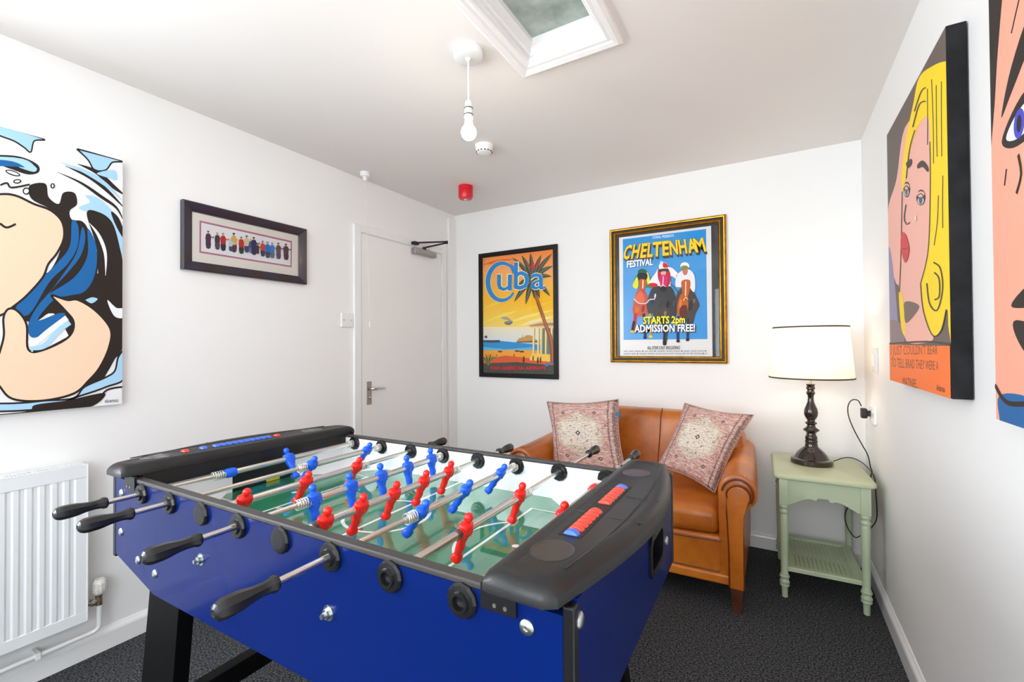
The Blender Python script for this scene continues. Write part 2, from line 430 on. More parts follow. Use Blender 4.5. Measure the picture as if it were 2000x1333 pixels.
t = thing('smoke_detector', 'round white slotted smoke detector on the ceiling', 'smoke detector', (1.0, -1.03, H))
b = B(); lathe(b, [(0.052, 0), (0.052, -.012), (0.048, -.016), (0.047, -.034), (0.040, -.044), (0.018, -.050), (0.001, -.051)], n=36); obj('housing', b, plastic_w, t, auto=30)
for k in range(14):
    a = 2*PI*k/14; b = B(); tube(b, [(math.cos(a-.1)*.0445, math.sin(a-.1)*.0445, -.039), (math.cos(a+.1)*.0445, math.sin(a+.1)*.0445, -.039)], 0.003, 6); obj('vent_slot', b, mat('dark vent', (45, 45, 48), .6), t)

t = thing('fire_sounder', 'small red cylindrical fire alarm sounder on the ceiling near the door', 'fire alarm', (0.52, -0.55, H))
red_m = mat('red alarm plastic', (214, 12, 38), 0.3)
b = B(); lathe(b, [(0.052, 0), (0.052, -.028), (0.050, -.031), (0.052, -.034), (0.052, -.075), (0.044, -.092), (0.03, -.094)], n=36); obj('body', b, red_m, t, auto=30)
b = B(); lathe(b, [(0.012, -.094), (0.012, -.099), (0.002, -.101)], n=16); obj('lens', b, mat('clear lens', (235, 190, 190), .1), t)

t = thing('wall_thermostat', 'narrow pale rectangular control plate on the wall above the power socket', 'wall switch', (W, -0.35, 1.168))
obj('plate', box(B(), -.012, 0, -.045, .045, -.06, .06, 0.003), plastic_g, t)
obj('rocker', box(B(), -.017, -.012, -.016, .016, -.03, .03, 0.002), plastic_w, t)
t = thing('power_socket', 'white wall socket beside the table lamp cable', 'socket', (W, -0.262, 0.888))
obj('face_plate', box(B(), -.012, 0, -.073, .073, -.043, .043, 0.003), plastic_w, t)
obj('switch_rocker', box(B(), -.016, -.012, -.045, -.033, .01, .03, 0.001), plastic_w, t)

# ------------------------------------------------------------------ radiator
t = thing('radiator', 'white ribbed panel radiator on the wall under the wave painting', 'radiator', (0, -2.48, 0))
rad_m = mat('radiator enamel', (233, 236, 238), 0.3)
n_ = 24; pts = []; pitch = 0.0333; y = -0.035
front = [(0, .088)]
for k in range(n_):
    yc = -0.012 - pitch * (k + 1)
    front += [(yc + .0105, .088), (yc + .0045, .0840), (yc - .0045, .0840), (yc - .0105, .088)]
yend = -0.012 - pitch * (n_ + 1) - .012
b = B(); zt, zb = 0.745, 0.225
prof = front + [(yend, .088), (yend, .074), (0, .074)]
prism(b, [(d, yy) for yy, d in prof], 2, zb, zt)
box(b, .074, .0885, yend, 0, zt, 0.792, 0.003); box(b, .074, .0885, yend, 0, 0.182, zb, 0.003); 
rp_ = obj('front_panel', b, rad_m, t)
obj('rear_panel', box(B(), .028, .04, yend, 0, .182, .79, .003), rad_m, t)
b = B(); box(b, .026, .090, -.003, .001, .185, .793, .001); obj('side_cover', b, rad_m, t)
b = B(); box(b, .026, .036, yend, 0, .790, .797); box(b, .078, .089, yend, 0, .790, .797)
k = 0; yy = -0.008
while yy > yend + .01:
    if k % 9 != 8: box(b, .036, .078, yy - .003, yy, .790, .796)
    yy -= 0.0085; k += 1
obj('top_grille', b, rad_m, t)
brass = mat('old brass', (120, 92, 66), 0.35, 0.9, vary=(60, (215, 205, 190), 0.15))
b = B(); tube(b, [(.055, 0, .232), (.055, .045, .232)], .009, 12); tube(b, [(.055, .045, .215), (.055, .045, .262)], .012, 12); tube(b, [(.055, .018, .232), (.055, .030, .232)], .014, 6)
v = obj('valve_body', b, brass, t, auto=30)
b = B(); lathe(b, [(.015, .258), (.020, .262), (.0235, .275), (.0235, .30), (.021, .312), (.016, .318), (.004, .319)], (.055, .045, 0), n=26)
obj('valve_head', b, mat('valve head plastic', (234, 232, 226), .35, vary=(120, (214, 210, 200), .1)), v, auto=40)
for a in range(14):
    an = 2*PI*a/14; b = B(); tube(b, [(.055 + .0236*math.cos(an), .045 + .0236*math.sin(an), .272), (.055 + .0236*math.cos(an), .045 + .0236*math.sin(an), .305)], .0012, 5); obj('grip_rib', b, plastic_g, v)
b = B(); tube(b, catmull([(.055, .045, .216), (.055, .045, .16), (.054, .045, .128), (.052, .030, .114), (.050, .0, .112)], 5) + [(.050, -.4, .110), (.050, -.98, .108)], .0085, 12); obj('supply_pipe', b, gloss_w, t, smooth=True)
b = B(); box(b, .0022, .062, -.138, -.122, .098, .124, .003); obj('pipe_clip', b, plastic_w, t)

# ------------------------------------------------------------------ table football
TB = thing('foosball_table', 'blue and black table football table with red and blue players', 'football table', (1.4828, -2.621, 0), 0.013)
WN = 0.723; YD = WN - .008            # far inner wall face
ZR = 0.860
blue_m = mat('blue laminate', (0, 24, 86), 0.25, coat=0.28, spec=0.15, bump=(35, 0.03))
black_p = mat('black moulded plastic', (20, 20, 21), 0.42, bump=(220, 0.12), vary=(14, (30, 30, 31), 0.25), spec=0.4)
black_r = mat('black edging', (52, 49, 48), 0.45)
black_g = mat('black bearing plastic', (20, 20, 22), 0.25)
white_l = mat('white laminate', (238, 240, 241), 0.3)
def tilt(bm, k):
    for v in bm.verts: v.co.z -= k * v.co.y / 0.735
oct_ = [(-.708, .660), (-.465, .606), (.465, .606), (.708, .660)]
for nm, y0, y1, i0, i1, lab in (('near', 0.0, 0.014, 0.014, 0.020, 0), ('far', YD+.006, YD+.020, YD, YD+.006, 1)):
    x1 = .690
    b = B(); prism(b, [(-.690, .6645), (-.465, .606), (.465, .606), (.690, .6645), (.690, .882), (-.690, .882)], 1, y0, y1); tilt(b, .004)
    sp = obj('side_panel', b, blue_m, TB)
    b = B(); box(b, -.597, .597, i0, i1, .765, .882); tilt(b, .004); obj('inner_lining', b, white_l, sp)
    b = B(); box(b, -.60, .60, y0 - .0015 if lab == 0 else i0 - .001, i1 + .0015 if lab == 0 else y1 + .0015, .882, .893, .0035); tilt(b, .004); obj('rail_edging', b, black_r, TB)
# corner edge strips
for x in (-1, 1):
    for y in (0, 1):
        ya, yb = ((-.0012, .018) if y == 0 else (YD+.002, YD+.0215)); xa, xb = sorted((x*.690, x*.7065))
        b = B(); box(b, xa, xb, ya, yb, .655, .896, .003); obj('corner_edging', b, black_g, TB)
# end panels with the ball return opening
for x in (-1, 1):
    b = B(); xa, xb = sorted((x*.688, x*.705)); Y0, Y1, Z0, Z1 = .455, .578, .738, .812
    for ya, yb, za, zb in ((.018, Y0, .66, .900), (Y1, YD+.004, .66, .900), (Y0, Y1, .66, Z0), (Y0, Y1, Z1, .900)): box(b, xa, xb, ya, yb, za, zb)
    tilt(b, .006)
    ep = obj('end_panel', b, blue_m, TB)
    def ch(g, c): # chamfered outline
        return [(Y0-g+c, Z0-g), (Y1+g-c, Z0-g), (Y1+g, Z0-g+c), (Y1+g, Z1+g-c), (Y1+g-c, Z1+g), (Y0-g+c, Z1+g), (Y0-g, Z1+g-c), (Y0-g, Z0-g+c)]
    b = B(); o1 = ch(.010, .016); o2 = ch(-.004, .012); L_ = []
    for pts_, xx in ((o1, .7055), (o1, .7105), (o2, .7105), (o2, .66)): L_.append([b.verts.new((x*xx, p[0], p[1])) for p in pts_])
    for a_, c_ in zip(L_, L_[1:]):
        for i in range(8): b.faces.new((a_[i], a_[(i+1) % 8], c_[(i+1) % 8], c_[i]))
    b.faces.new(L_[-1])
    obj('ball_return', b, black_g, ep)
    b = B(); xa, xb = sorted((x*.597, x*.603)); 
    for ya, yb, za, zb in ((.02, .272, .765, .882), (.50, YD, .765, .882), (.272, .50, .855, .882)): box(b, xa, xb, ya, yb, za, zb)
    il = obj('end_lining', b, white_l, TB)
    b = B(); xa, xb = sorted((x*.604, x*.66)); box(b, xa, xb, .262, .51, .745, .87); obj('goal_mouth', b, mat('goal dark', (10, 10, 12), .5), il)
    b = B(); xa, xb = sorted((x*.6035, x*.6025)); box(b, xa, xb, .33, .46, .782, .800); obj('goal_sticker', b, mat('goal sticker blue', (20, 92, 165), .4), il)
    b = B(); xa, xb = sorted((x*.6022, x*.6012)); box(b, xa, xb, .39, .44, .776, .790); obj('goal_sticker', b, mat('goal sticker yellow', (200, 190, 40), .4), il)
# playing field under glass
fm = bpy.data.materials.new('green field under glass'); fm.use_nodes = True; nt = fm.node_tree
p = nt.nodes['Principled BSDF']; a_ = nt.nodes.new('ShaderNodeAttribute'); a_.attribute_name = 'ink'
nt.links.new(a_.outputs['Color'], p.inputs['Base Color']); p.inputs['Roughness'].default_value = 0.5
gl = nt.nodes.new('ShaderNodeBsdfGlossy'); gl.inputs['Roughness'].default_value = 0.02; gl.inputs['Color'].default_value = (.93, 1, .97, 1)
fr = nt.nodes.new('ShaderNodeFresnel'); fr.inputs[0].default_value = 2.5; mx = nt.nodes.new('ShaderNodeMixShader')
nt.links.new(fr.outputs[0], mx.inputs[0]); nt.links.new(p.outputs[0], mx.inputs[1]); nt.links.new(gl.outputs[0], mx.inputs[2])
nt.links.new(mx.outputs[0], nt.nodes['Material Output'].inputs[0])
ZF = .777
f = Art([(-.597, YD), (.597, YD), (.597, .02), (-.597, .02)], (-.597, .597, .02, YD), 0)
G1, WH = (16, 122, 82), (240, 244, 240)
f.poly([(-.597, .02), (.597, .02), (.597, YD), (-.597, YD)], G1)
for k in range(6):
    x = -.52 + k*.2; f.poly([(x, .02), (x+.1, .02), (x+.1, YD), (x, YD)], (26, 132, 92))
lw = .0095; cyf = .367
f.line([(0, .02), (0, YD)], lw, WH, 0)
def arc(cx, cy, r, a0, a1, n=40): return [(cx + r*math.cos(a0+(a1-a0)*i/n), cy + r*math.sin(a0+(a1-a0)*i/n)) for i in range(n+1)]
f.line(arc(0, cyf, .118, 0, 2*PI), lw, WH, 0); f.ell(0, cyf, .008, .008, WH)
for s in (-1, 1):
    f.line([(s*.597, .12), (s*.335, .12), (s*.335, .606), (s*.597, .606)], lw, WH, 0)
    q = arc(s*.413, cyf, .145, PI/2 + math.acos(.145/.145)*0, 3*PI/2) if s > 0 else arc(s*.413, cyf, .145, -PI/2, PI/2)
    q = [p_ for p_ in q if abs(p_[0]) < .335]; f.line(q, lw, WH, 0)
    f.ell(s*.413, cyf, .009, .009, WH)
    f.line([(s*.597, .22), (s*.50, .22), (s*.50, .514), (s*.597, .514)], lw, WH, 0)
fo = f.build('playing_field', fm, TB)
for v in fo.data.vertices: # lay the drawing flat: local (u, -d, v) becomes (x, y, z)
    u, d, vv = v.co; v.co = (u, vv, ZF - .002 + (-d))
b = B(); box(b, -.60, .60, .016, YD+.003, .762, ZF-.003); obj('field_board', b, white_l, TB)
for sx in (-1, 1):
    for sy in (0, 1):
        yc = .0195 if sy == 0 else YD+.0005; dy = .235 * (1 if sy == 0 else -1)
        b = B(); A0 = (sx*.597, yc, ZF-.004); A1 = (sx*.345, yc, ZF-.004); A2 = (sx*.597, yc+dy, ZF-.004)
        lo = [b.verts.new(q) for q in (A0, A1, A2)]; up_ = [b.verts.new((A0[0], A0[1], ZF+.024)), b.verts.new((A1[0], A1[1], ZF+.0012)), b.verts.new((A2[0], A2[1], ZF+.0012))]
        b.faces.new(lo); b.faces.new(up_)
        for i in range(3): b.faces.new((lo[i], lo[(i+1) % 3], up_[(i+1) % 3], up_[i]))
        obj('corner_ramp', b, white_l, TB)
# moulded end caps with score counters
bead_b = mat('blue counter bead', (66, 110, 215), 0.35); bead_r = mat('red counter bead', (226, 66, 44), 0.35)
oval_m = mat('worn disc on cap', (42, 38, 37), 0.35, vary=(30, (60, 48, 40), .2)); oval_c = mat('coloured disc on cap', (24, 48, 78), 0.3, vary=(22, (86, 44, 34), .12)); oval_w = mat('scuffed disc on cap', (44, 43, 43), 0.45, vary=(40, (120, 118, 116), .12))
for x in (-1, 1):
    ya, yb = -.032, YD + .048
    def outline(g, n=18):
        pts = []; r = .022
        xi = .574 + g; y0, y1 = ya + g, yb - g
        pts.append((xi, y0 + r*.6)); pts.append((xi + r*.2, y0 + r*.15)); pts.append((xi + r*.8, y0))
        for i in range(n+1):
            t_ = i/n; yy = y0 + .012 + (y1 - y0 - .024)*t_; xx = (.692 if x > 0 else .676) - g + (.058 if x > 0 else .082)*math.sin(PI*t_)
            if i == 0: pts.append((xx - .018, y0))
            pts.append((xx, yy))
            if i == n: pts.append((xx - .018, y1))
        pts.append((xi + r*.8, y1)); pts.append((xi + r*.2, y1 - r*.15)); pts.append((xi, y1 - r*.6))
        return pts
    b = B(); loops = []
    for g, z in ((.010, .8975), (0, .901), (0, .911), (.002, .918), (.007, .925), (.014, .929), (.022, .931), (.030, .9315), (.034, .9302)):
        loops.append([b.verts.new((x*q[0], q[1], z)) for q in outline(g)])
    n_ = len(loops[0])
    for a_, c_ in zip(loops, loops[1:]):
        for i in range(n_): b.faces.new((a_[i], a_[(i+1) % n_], c_[(i+1) % n_], c_[i]))
    b.faces.new(loops[0]); b.faces.new(loops[-1])
    tilt(b, .012)
    cap_ = obj('end_cap', b, black_p, TB, auto=40)
    def zt_(y): return .9302 - .012*y/.735
    # flange under the inner lip, corner brackets
    b = B(); xa, xb = sorted((x*.578, x*.603)); box(b, xa, xb, .021, YD-.001, .856, .902); obj('inner_flange', b, black_p, cap_)
    for yq in ((-.006, .0), (YD+.020, YD+.026)):
        b = B(); xa, xb = sorted((x*.560, x*.620)); box(b, xa, xb, yq[0], yq[1], .860, .900, .001); bk = obj('corner_bracket', b, black_g, cap_)
        for sxx in (.585, .603):
            b = B(); yy = yq[0] if yq[0] < 0 else yq[1]; tube(b, [(x*sxx, yy-.0012, .870), (x*sxx, yy+.0012, .870)], .0032, 10); obj('screw', b, satin, bk)
    # raised lines on the top
    b = B(); tube(b, [(x*(.693 - .012*abs(2*t_-1)**3 + .012*math.sin(PI*t_)), .03 + .66*t_, zt_(.03 + .66*t_) + .0003) for t_ in [i/20 for i in range(21)]], .0016, 6)
    for yy in (.262, .40):
        tube(b, [(x*.594, yy, zt_(yy)), (x*.622, yy, zt_(yy))], .0012, 6); tube(b, [(x*.670, yy, zt_(yy)), (x*.735, yy, zt_(yy))], .0012, 6)
    obj('cap_ribbing', b, black_g, cap_)
    for yy, mm in ((.078, oval_m if x > 0 else oval_w), (.600, oval_c if x > 0 else oval_w)):
        b = B(); lathe(b, [(.040, -.0004), (.040, .0006), (.036, .0009), (.035, .0002), (.001, .0002)], n=32)
        for v in b.verts: v.co.x *= .85; v.co.x += x*.640; v.co.y += yy; v.co.z += zt_(v.co.y)
        obj('cap_disc', b, mm, cap_)
    b = B(); xa, xb = sorted((x*.622, x*.662)); box(b, xa, xb, .142, .470, .900, .9308); tilt(b, .012)
    sl = obj('score_slot', b, mat('slot dark', (8, 8, 9), .5), cap_)
    ys = [.152] + [.176 + .0185*i for i in range(6)] + [.305 + .0185*i for i in range(7)] + [.445]
    ys = [.154] + [.176 + .0195*i for i in range(6)] + [.335 + .0195*i for i in range(6)] + [.456]
    if x < 0: ys = [.154, .206] + [.245 + .0195*i for i in range(10)] + [.456]
    for i, yy in enumerate(ys):
        end = i in (0, len(ys)-1)
        mm = (bead_b if end else bead_r) if x > 0 else (bead_r if end else bead_b)
        b = B(); lathe(b, [(.012, -.0085), (.0165, -.007), (.0172, 0), (.0165, .007), (.012, .0085)], (x*.642, yy, zt_(yy)-.0095), axis=1, n=20)
        obj('counter_bead', b, mm, sl, auto=40)
    b = B(); tube(b, [(x*.642, .144, zt_(.144)-.009), (x*.642, .468, zt_(.468)-.009)], .003, 8); obj('counter_rod', b, chrome, sl)
# bolts
steel = mat('zinc bolt', (190, 196, 192), 0.28, 1.0)
for bx, bz in ((-.655, .732), (-.457, .662), (-.552, .676), (-.652, .842), (.635, .850), (.640, .70)):
    b = B(); lathe(b, [(.0115, 0), (.0115, -.0015), (.009, -.004), (.004, -.0048), (.0035, -.003)], (bx, 0, bz), axis=1, n=20); obj('bolt', b, steel, TB, auto=40)
for by, bz in ((.024, .868), (.64, .745), (.10, .69)):
    b = B(); lathe(b, [(.0115, 0), (.0115, .0015), (.009, .004), (.004, .0048)], (.705, by, bz), axis=0, n=20); obj('bolt', b, steel, TB, auto=40)
for bx, bz in ((-.234, .750), (.215, .751)):
    b = B(); lathe(b, [(.014, 0), (.014, -.001)], (bx, 0, bz), axis=1, n=20); lathe(b, [(.0095, -.001), (.0095, -.008)], (bx, 0, bz), axis=1, n=6); lathe(b, [(.0045, -.008), (.0045, -.016)], (bx, 0, bz), axis=1, n=12); obj('levelling_bolt', b, steel, TB)
# legs and stretchers
leg_m = mat('black leg laminate', (4, 4, 5), 0.5, spec=.12)
for sx in (-1, 1):
    for sy in (0, 1):
        y0, y1 = ((.022, .060) if sy == 0 else (YD-.045, YD-.007))
        b = B(); prism(b, [(sx*.535, .622), (sx*.382, .606), (sx*.470, 0.0), (sx*.645, 0.0)] , 1, y0, y1)
        # the upper end hides behind the side panel
        lg = obj('leg', b, leg_m, TB)
    b = B(); xa, xb = sorted((sx*.470, sx*.430)); box(b, xa, xb, .060, YD-.045, .262, .318, .002); obj('stretcher', b, leg_m, TB)
b = B(); box(b, -.60, .60, .03, YD-.01, .66, .672); obj('ball_tray', b, leg_m, TB)
for sx in (-1, 1): pass
b = B(); box(b, -.686, .686, .021, YD-.001, .665, .672); obj('body_floor', b, leg_m, TB)

# rods
rod_m = mat('chromed rod', (222, 220, 216), 0.24, 1.0, bump=(90, .02))
man_b = mat('blue player plastic', (10, 92, 224), 0.32); man_r = mat('red player plastic', (236, 22, 12), 0.32)
grip_m = mat('black rubber grip', (24, 24, 26), 0.30)
spring_m = mat('spring steel', (222, 222, 214), 0.4, .85)
def bearing_bm(hollow):
    b = B(); prof = [(.0275, 0), (.0275, .005), (.0245, .009), (.0165, .0095), (.0155, .014), (.0115, .014)]
    if hollow: prof += [(.0095, .006), (.002, .005)]
    else: prof = [(.0275, 0), (.0275, .005), (.0245, .009), (.0165, .0095), (.002, .0095)] if hollow is None else prof + [(.002, .014)]
    lathe(b, prof, axis=1, n=12); return b
me_bear = {}
def bearing(x, y, face, kind, parent):
    k = (kind,)
    if k not in me_bear:
        o = obj('rod_bearing', bearing_bm(kind), black_g, parent); me_bear[k] = o.data
    else:
        o = bpy.data.objects.new('rod_bearing', me_bear[k]); C.objects.link(o); o.parent = parent
    o.location = (x, y, ZR); o.rotation_euler = (0, PI/12, 0) if face > 0 else (0, 0, PI)
    return o
def man_bm():
    b = B(); sec = [ # z, half width (y), half depth (x), offset x
        (-.0730, .0100, .0085, .0), (-.0715, .0118, .0108, 0), (-.0600, .0115, .0105, 0), (-.0570, .0088, .0082, 0), (-.0530, .0070, .0062, 0), (-.0440, .0082, .0076, .0008), (-.036, .0086, .0078, .001),
        (-.029, .0080, .0070, 0), (-.021, .0108, .0082, -.0005), (-.012, .0126, .0094, 0), (-.006, .0122, .0092, 0), (.001, .0124, .0098, 0), (.008, .0145, .0112, .0), (.0125, .0155, .0108, 0),
        (.0160, .0140, .0085, 0), (.0180, .0085, .0068, 0), (.0196, .0058, .0058, 0), (.0240, .0058, .0060, 0)]
    n = 16; rings = []
    for z, hy, hx, ox in sec:
        if z < .0170: hy *= (1.06 if z < -.055 else 1.32 if z < -.005 else 1.2); hx *= (1.0 if z < -.055 else 1.25)
        e_ = 3.2 if z < -.055 else 2.3
        ring = []
        for i in range(n):
            a = 2*PI*i/n; c, s = math.cos(a), math.sin(a)
            ring.append(b.verts.new((ox + hx*math.copysign(abs(c)**(2/e_), c), hy*math.copysign(abs(s)**(2/e_), s), z)))
        rings.append(ring)
    for a_, c_ in zip(rings, rings[1:]):
        for i in range(n): b.faces.new((a_[i], a_[(i+1) % n], c_[(i+1) % n], c_[i]))
    b.faces.new(rings[0]); b.faces.new(rings[-1])
    lathe(b, [(.003, .0205)] + [(.0100*math.sin(a), .0300 - .0108*math.cos(a)) for a in [.35 + (PI-.35)*i/9 for i in range(9)]] + [(.0006, .0407)], n=14)   # head
    lathe(b, [(.0095, -.0165), (.0112, -.0155), (.0116, 0), (.0112, .0155), (.0095, .0165)], axis=1, n=16)   # sleeve on the rod
    for s in (-1, 1):                                                    # arms held against the body
        tube(b, [(.001, s*.0160, .0125), (.005, s*.0175, .003), (.008, s*.0145, -.007), (.0095, s*.009, -.011)], [.0048, .0042, .0038, .0034], 8)
    return b
def spring_bm():
    b = B(); n = 5; tube(b, [(.0128*math.cos(2*PI*i/14), -.017 + .034*i/(14*n), .0128*math.sin(2*PI*i/14)) for i in range(14*n+1)], .0012, 6); return b
def bumper_bm():
    b = B(); lathe(b, [(.010, -.018), (.0125, -.017), (.0145, -.006), (.0145, .008), (.0125, .017), (.009, .018)], axis=1, n=20); return b
def handle_bm(n=8):
    # local: starts at y=0, runs towards -y
    b = B(); prof = [(.0070, .001), (.0125, 0), (.0142, -.003), (.0142, -.008), (.0118, -.013), (.0108, -.022), (.0112, -.034), (.0128, -.046), (.0150, -.056), (.0162, -.066), (.0166, -.082), (.0158, -.089), (.0125, -.096), (.0060, -.0995), (.0055, -.0985)]
    lathe(b, prof, axis=1, n=8); return b
MESH = {}
def part(kind, bmf, mt, name, parent, loc=(0, 0, 0), rot=(0, 0, 0), auto=None):
    if kind not in MESH:
        o = obj(name, bmf(), mt, parent, auto=auto); MESH[kind] = o.data
    else:
        o = bpy.data.objects.new(name, MESH[kind]); C.objects.link(o); o.parent = parent
    o.location = loc; o.rotation_euler = rot
    return o
RODS = [  # team, tilt of the players in degrees, player positions, bumper, handle start (y), springs
    ('b', 33, [.425], .225, -.076, [.190, .695]),
    ('b', -38, [.400, .636], None, -.078, [.368, .695]),
    ('r', -32, [.094, .270, .455], None, .822, [.488]),
    ('b', 8, [.186, .304, .418, .532, .650], None, -.078, [.153, .695]),
    ('r', -24, [.100, .202, .314, .432, .548], None, .848, [.582]),
    ('b', -36, [.246, .424, .606], None, -.108, [.214, .697]),
    ('r', -19, [.215, .456], None, .975, [.490]),
    ('r', -19, [.377], .600, .972, [.634]),
]
for i, (team, ang, ys, bump_, hy, sprs) in enumerate(RODS):
    x0 = (i - 3.5) * .15; blue = team == 'b'
    b = B()
    first, last = min(ys + ([bump_] if bump_ else [])), max(ys + ([bump_] if bump_ else []))
    if blue:  # slim inner rod from the handle, stout tube from the first player on
        lathe(b, [(.0066, hy-.02), (.0066, first-.03)], axis=1, n=14); lathe(b, [(.0092, first-.040), (.0092, YD-.001)], axis=1, n=16)
    else:
        lathe(b, [(.0066, last+.03), (.0066, hy+.02)], axis=1, n=14); lathe(b, [(.0092, .022), (.0092, last+.040)], axis=1, n=16)
    rod = obj('rod', b, rod_m, TB, auto=40); rod.location = (x0, 0, ZR); rod.rotation_euler = (0, -math.radians(ang), 0)
    for y in ys: part('man'+team, man_bm, man_b if blue else man_r, 'player_figure', rod, (0, y, 0), (0, 0, 0), auto=50)
    if bump_: part('bump'+team, bumper_bm, man_b if blue else man_r, 'rod_bumper', rod, (0, bump_, 0), auto=40)
    for y in sprs: part('spring', spring_bm, spring_m, 'buffer_spring', rod, (0, y, 0))
    if blue: part('handle', handle_bm, grip_m, 'handle', rod, (0, hy, 0), (0, PI/8 + math.radians(ang), 0), auto=24)
    else: part('handle', handle_bm, grip_m, 'handle', rod, (0, hy, 0), (0, PI/8, PI), auto=24)
    if i in (4, 6): 
        b = B(); lathe(b, [(.0095, ys[0]-.034), (.0105, ys[0]-.032), (.0105, ys[0]-.020), (.0095, ys[0]-.019)], axis=1, n=16); obj('rod_collar', b, mat('grey collar', (96, 92, 90), .3, .6), rod)
    bearing(x0, 0.0, -1, (False if blue else (None if i < 6 else True)), TB)
    bearing(x0, YD, -1, False, TB)

# ------------------------------------------------------------------ sofa
def leather(name, c1, c2):
    mt = mat(name, c1, 0.34, coat=0.08); nt = mt.node_tree; p = nt.nodes['Principled BSDF']
    tc = nt.nodes.new('ShaderNodeTexCoord'); n = nt.nodes.new('ShaderNodeTexNoise'); n.inputs['Scale'].default_value = 3.2; n.inputs['Detail'].default_value = 5; n.inputs['Roughness'].default_value = .6
    rp = nt.nodes.new('ShaderNodeValToRGB'); rp.color_ramp.elements[0].position = .35; rp.color_ramp.elements[1].position = .68
    rp.color_ramp.elements[0].color = rgb(*c1); rp.color_ramp.elements[1].color = rgb(*c2)
    nt.links.new(tc.outputs['Object'], n.inputs['Vector']); nt.links.new(n.outputs['Fac'], rp.inputs['Fac']); nt.links.new(rp.outputs['Color'], p.inputs['Base Color'])
    v = nt.nodes.new('ShaderNodeTexVoronoi'); v.inputs['Scale'].default_value = 260; n2 = nt.nodes.new('ShaderNodeTexNoise'); n2.inputs['Scale'].default_value = 14; n2.inputs['Detail'].default_value = 3
    ad = nt.nodes.new('ShaderNodeMath'); ad.operation = 'MULTIPLY_ADD'; ad.inputs[1].default_value = 0.12
    nt.links.new(tc.outputs['Object'], v.inputs['Vector']); nt.links.new(tc.outputs['Object'], n2.inputs['Vector'])
    nt.links.new(v.outputs['Distance'], ad.inputs[0]); nt.links.new(n2.outputs['Fac'], ad.inputs[2])
    bp = nt.nodes.new('ShaderNodeBump'); bp.inputs['Strength'].default_value = .25; bp.inputs['Distance'].default_value = .004
    nt.links.new(ad.outputs[0], bp.inputs['Height']); nt.links.new(bp.outputs['Normal'], p.inputs['Normal'])
    return mt
lea = leather('tan leather', (160, 80, 12), (212, 124, 36))
lea_d = mat('dark leather piping', (104, 46, 12), .35)
wood_d = mat('dark stained wood', (70, 32, 16), .35, vary=(12, (96, 50, 28), .2))
SF = thing('leather_sofa', 'small tan leather sofa with rolled arms against the wall under the framed posters', 'sofa', (1.69, 0, 0))
def back_def(p):
    x, y, z = p
    if y < 0:
        k = max(0, min(1, -y/.06))
        g = sum(math.exp(-((x - c)/.012)**2) for c in (.105, -.205)) * .016 * k
        y = y - .018*k*math.cos(x/.58*PI/2)*math.cos(z/.40*PI/2) + g + .05*k*(abs(x)/.58)**3*-1
    else: g = 0
    if z > 0: z = z - .10*max(0, (abs(x) - .34)/.24)**2 * (z/.36) - g*.4
    y += .05 * (z + .36) * -0 + .045*(z/.36)       # leans back
    return (x, y, z)
b = B(); rbox(b, 0, -.170, .475, 1.16, .17, .71, .055, 22, back_def); obj('backrest', b, lea, SF, smooth=True)
b = B()
for c in (.105, -.205):
    tube(b, catmull([(c - .012, -.262, .47), (c - .006, -.246, .60), (c, -.226, .74), (c, -.207, .80), (c, -.165, .838)], 6), .0034, 6)
obj('back_seam', b, lea_d, SF)
def seat_def(p):
    x, y, z = p
    if z > 0: z += .008*math.cos(x/.52*PI/2)*math.cos(y/.36*PI/2)
    if y < 0: y -= .035*(1 - (x/.5)**2)*min(1, -y/.2)
    return (x, y, z)
b = B(); rbox(b, 0, -.53, .400, 1.0, .60, .12, .038, 18, seat_def); sc_ = obj('seat_cushion', b, lea, SF, smooth=True)
for zz in (.438, .362):
    b = B(); tube(b, [(x, -.53 - .30 - .035*(1-(x/.5)**2) + (.012 if abs(x) < .46 else .03), zz) for x in [-.488 + .976*i/30 for i in range(31)]], .0032, 6); obj('piping', b, lea_d, sc_)
def base_def(p):
    x, y, z = p
    if y < 0: y -= .030*(1 - (x/.55)**2)*(.35 + .65*(z+.085)/.17)
    return (x, y, z)
b = B(); rbox(b, 0, -.445, .245, 1.10, .76, .19, .018, 14, base_def); obj('base_front', b, lea, SF, smooth=True)
for zz in (.318, .172):
    k = .030*(.35 + .65*max(0, zz-.16)/.17)
    b = B(); tube(b, [(x, -.826 - k*(1-(x/.55)**2), zz) for x in [-.54 + 1.08*i/30 for i in range(31)]], .0035, 6); obj('piping', b, lea_d, SF)
b = B(); rbox(b, 0, -.45, .142, 1.11, .775, .048, .012, 10, lambda p: (p[0], p[1] - (.012*(1-(p[0]/.56)**2) if p[1] < 0 else 0), p[2])); obj('bottom_rail', b, lea, SF, smooth=True)
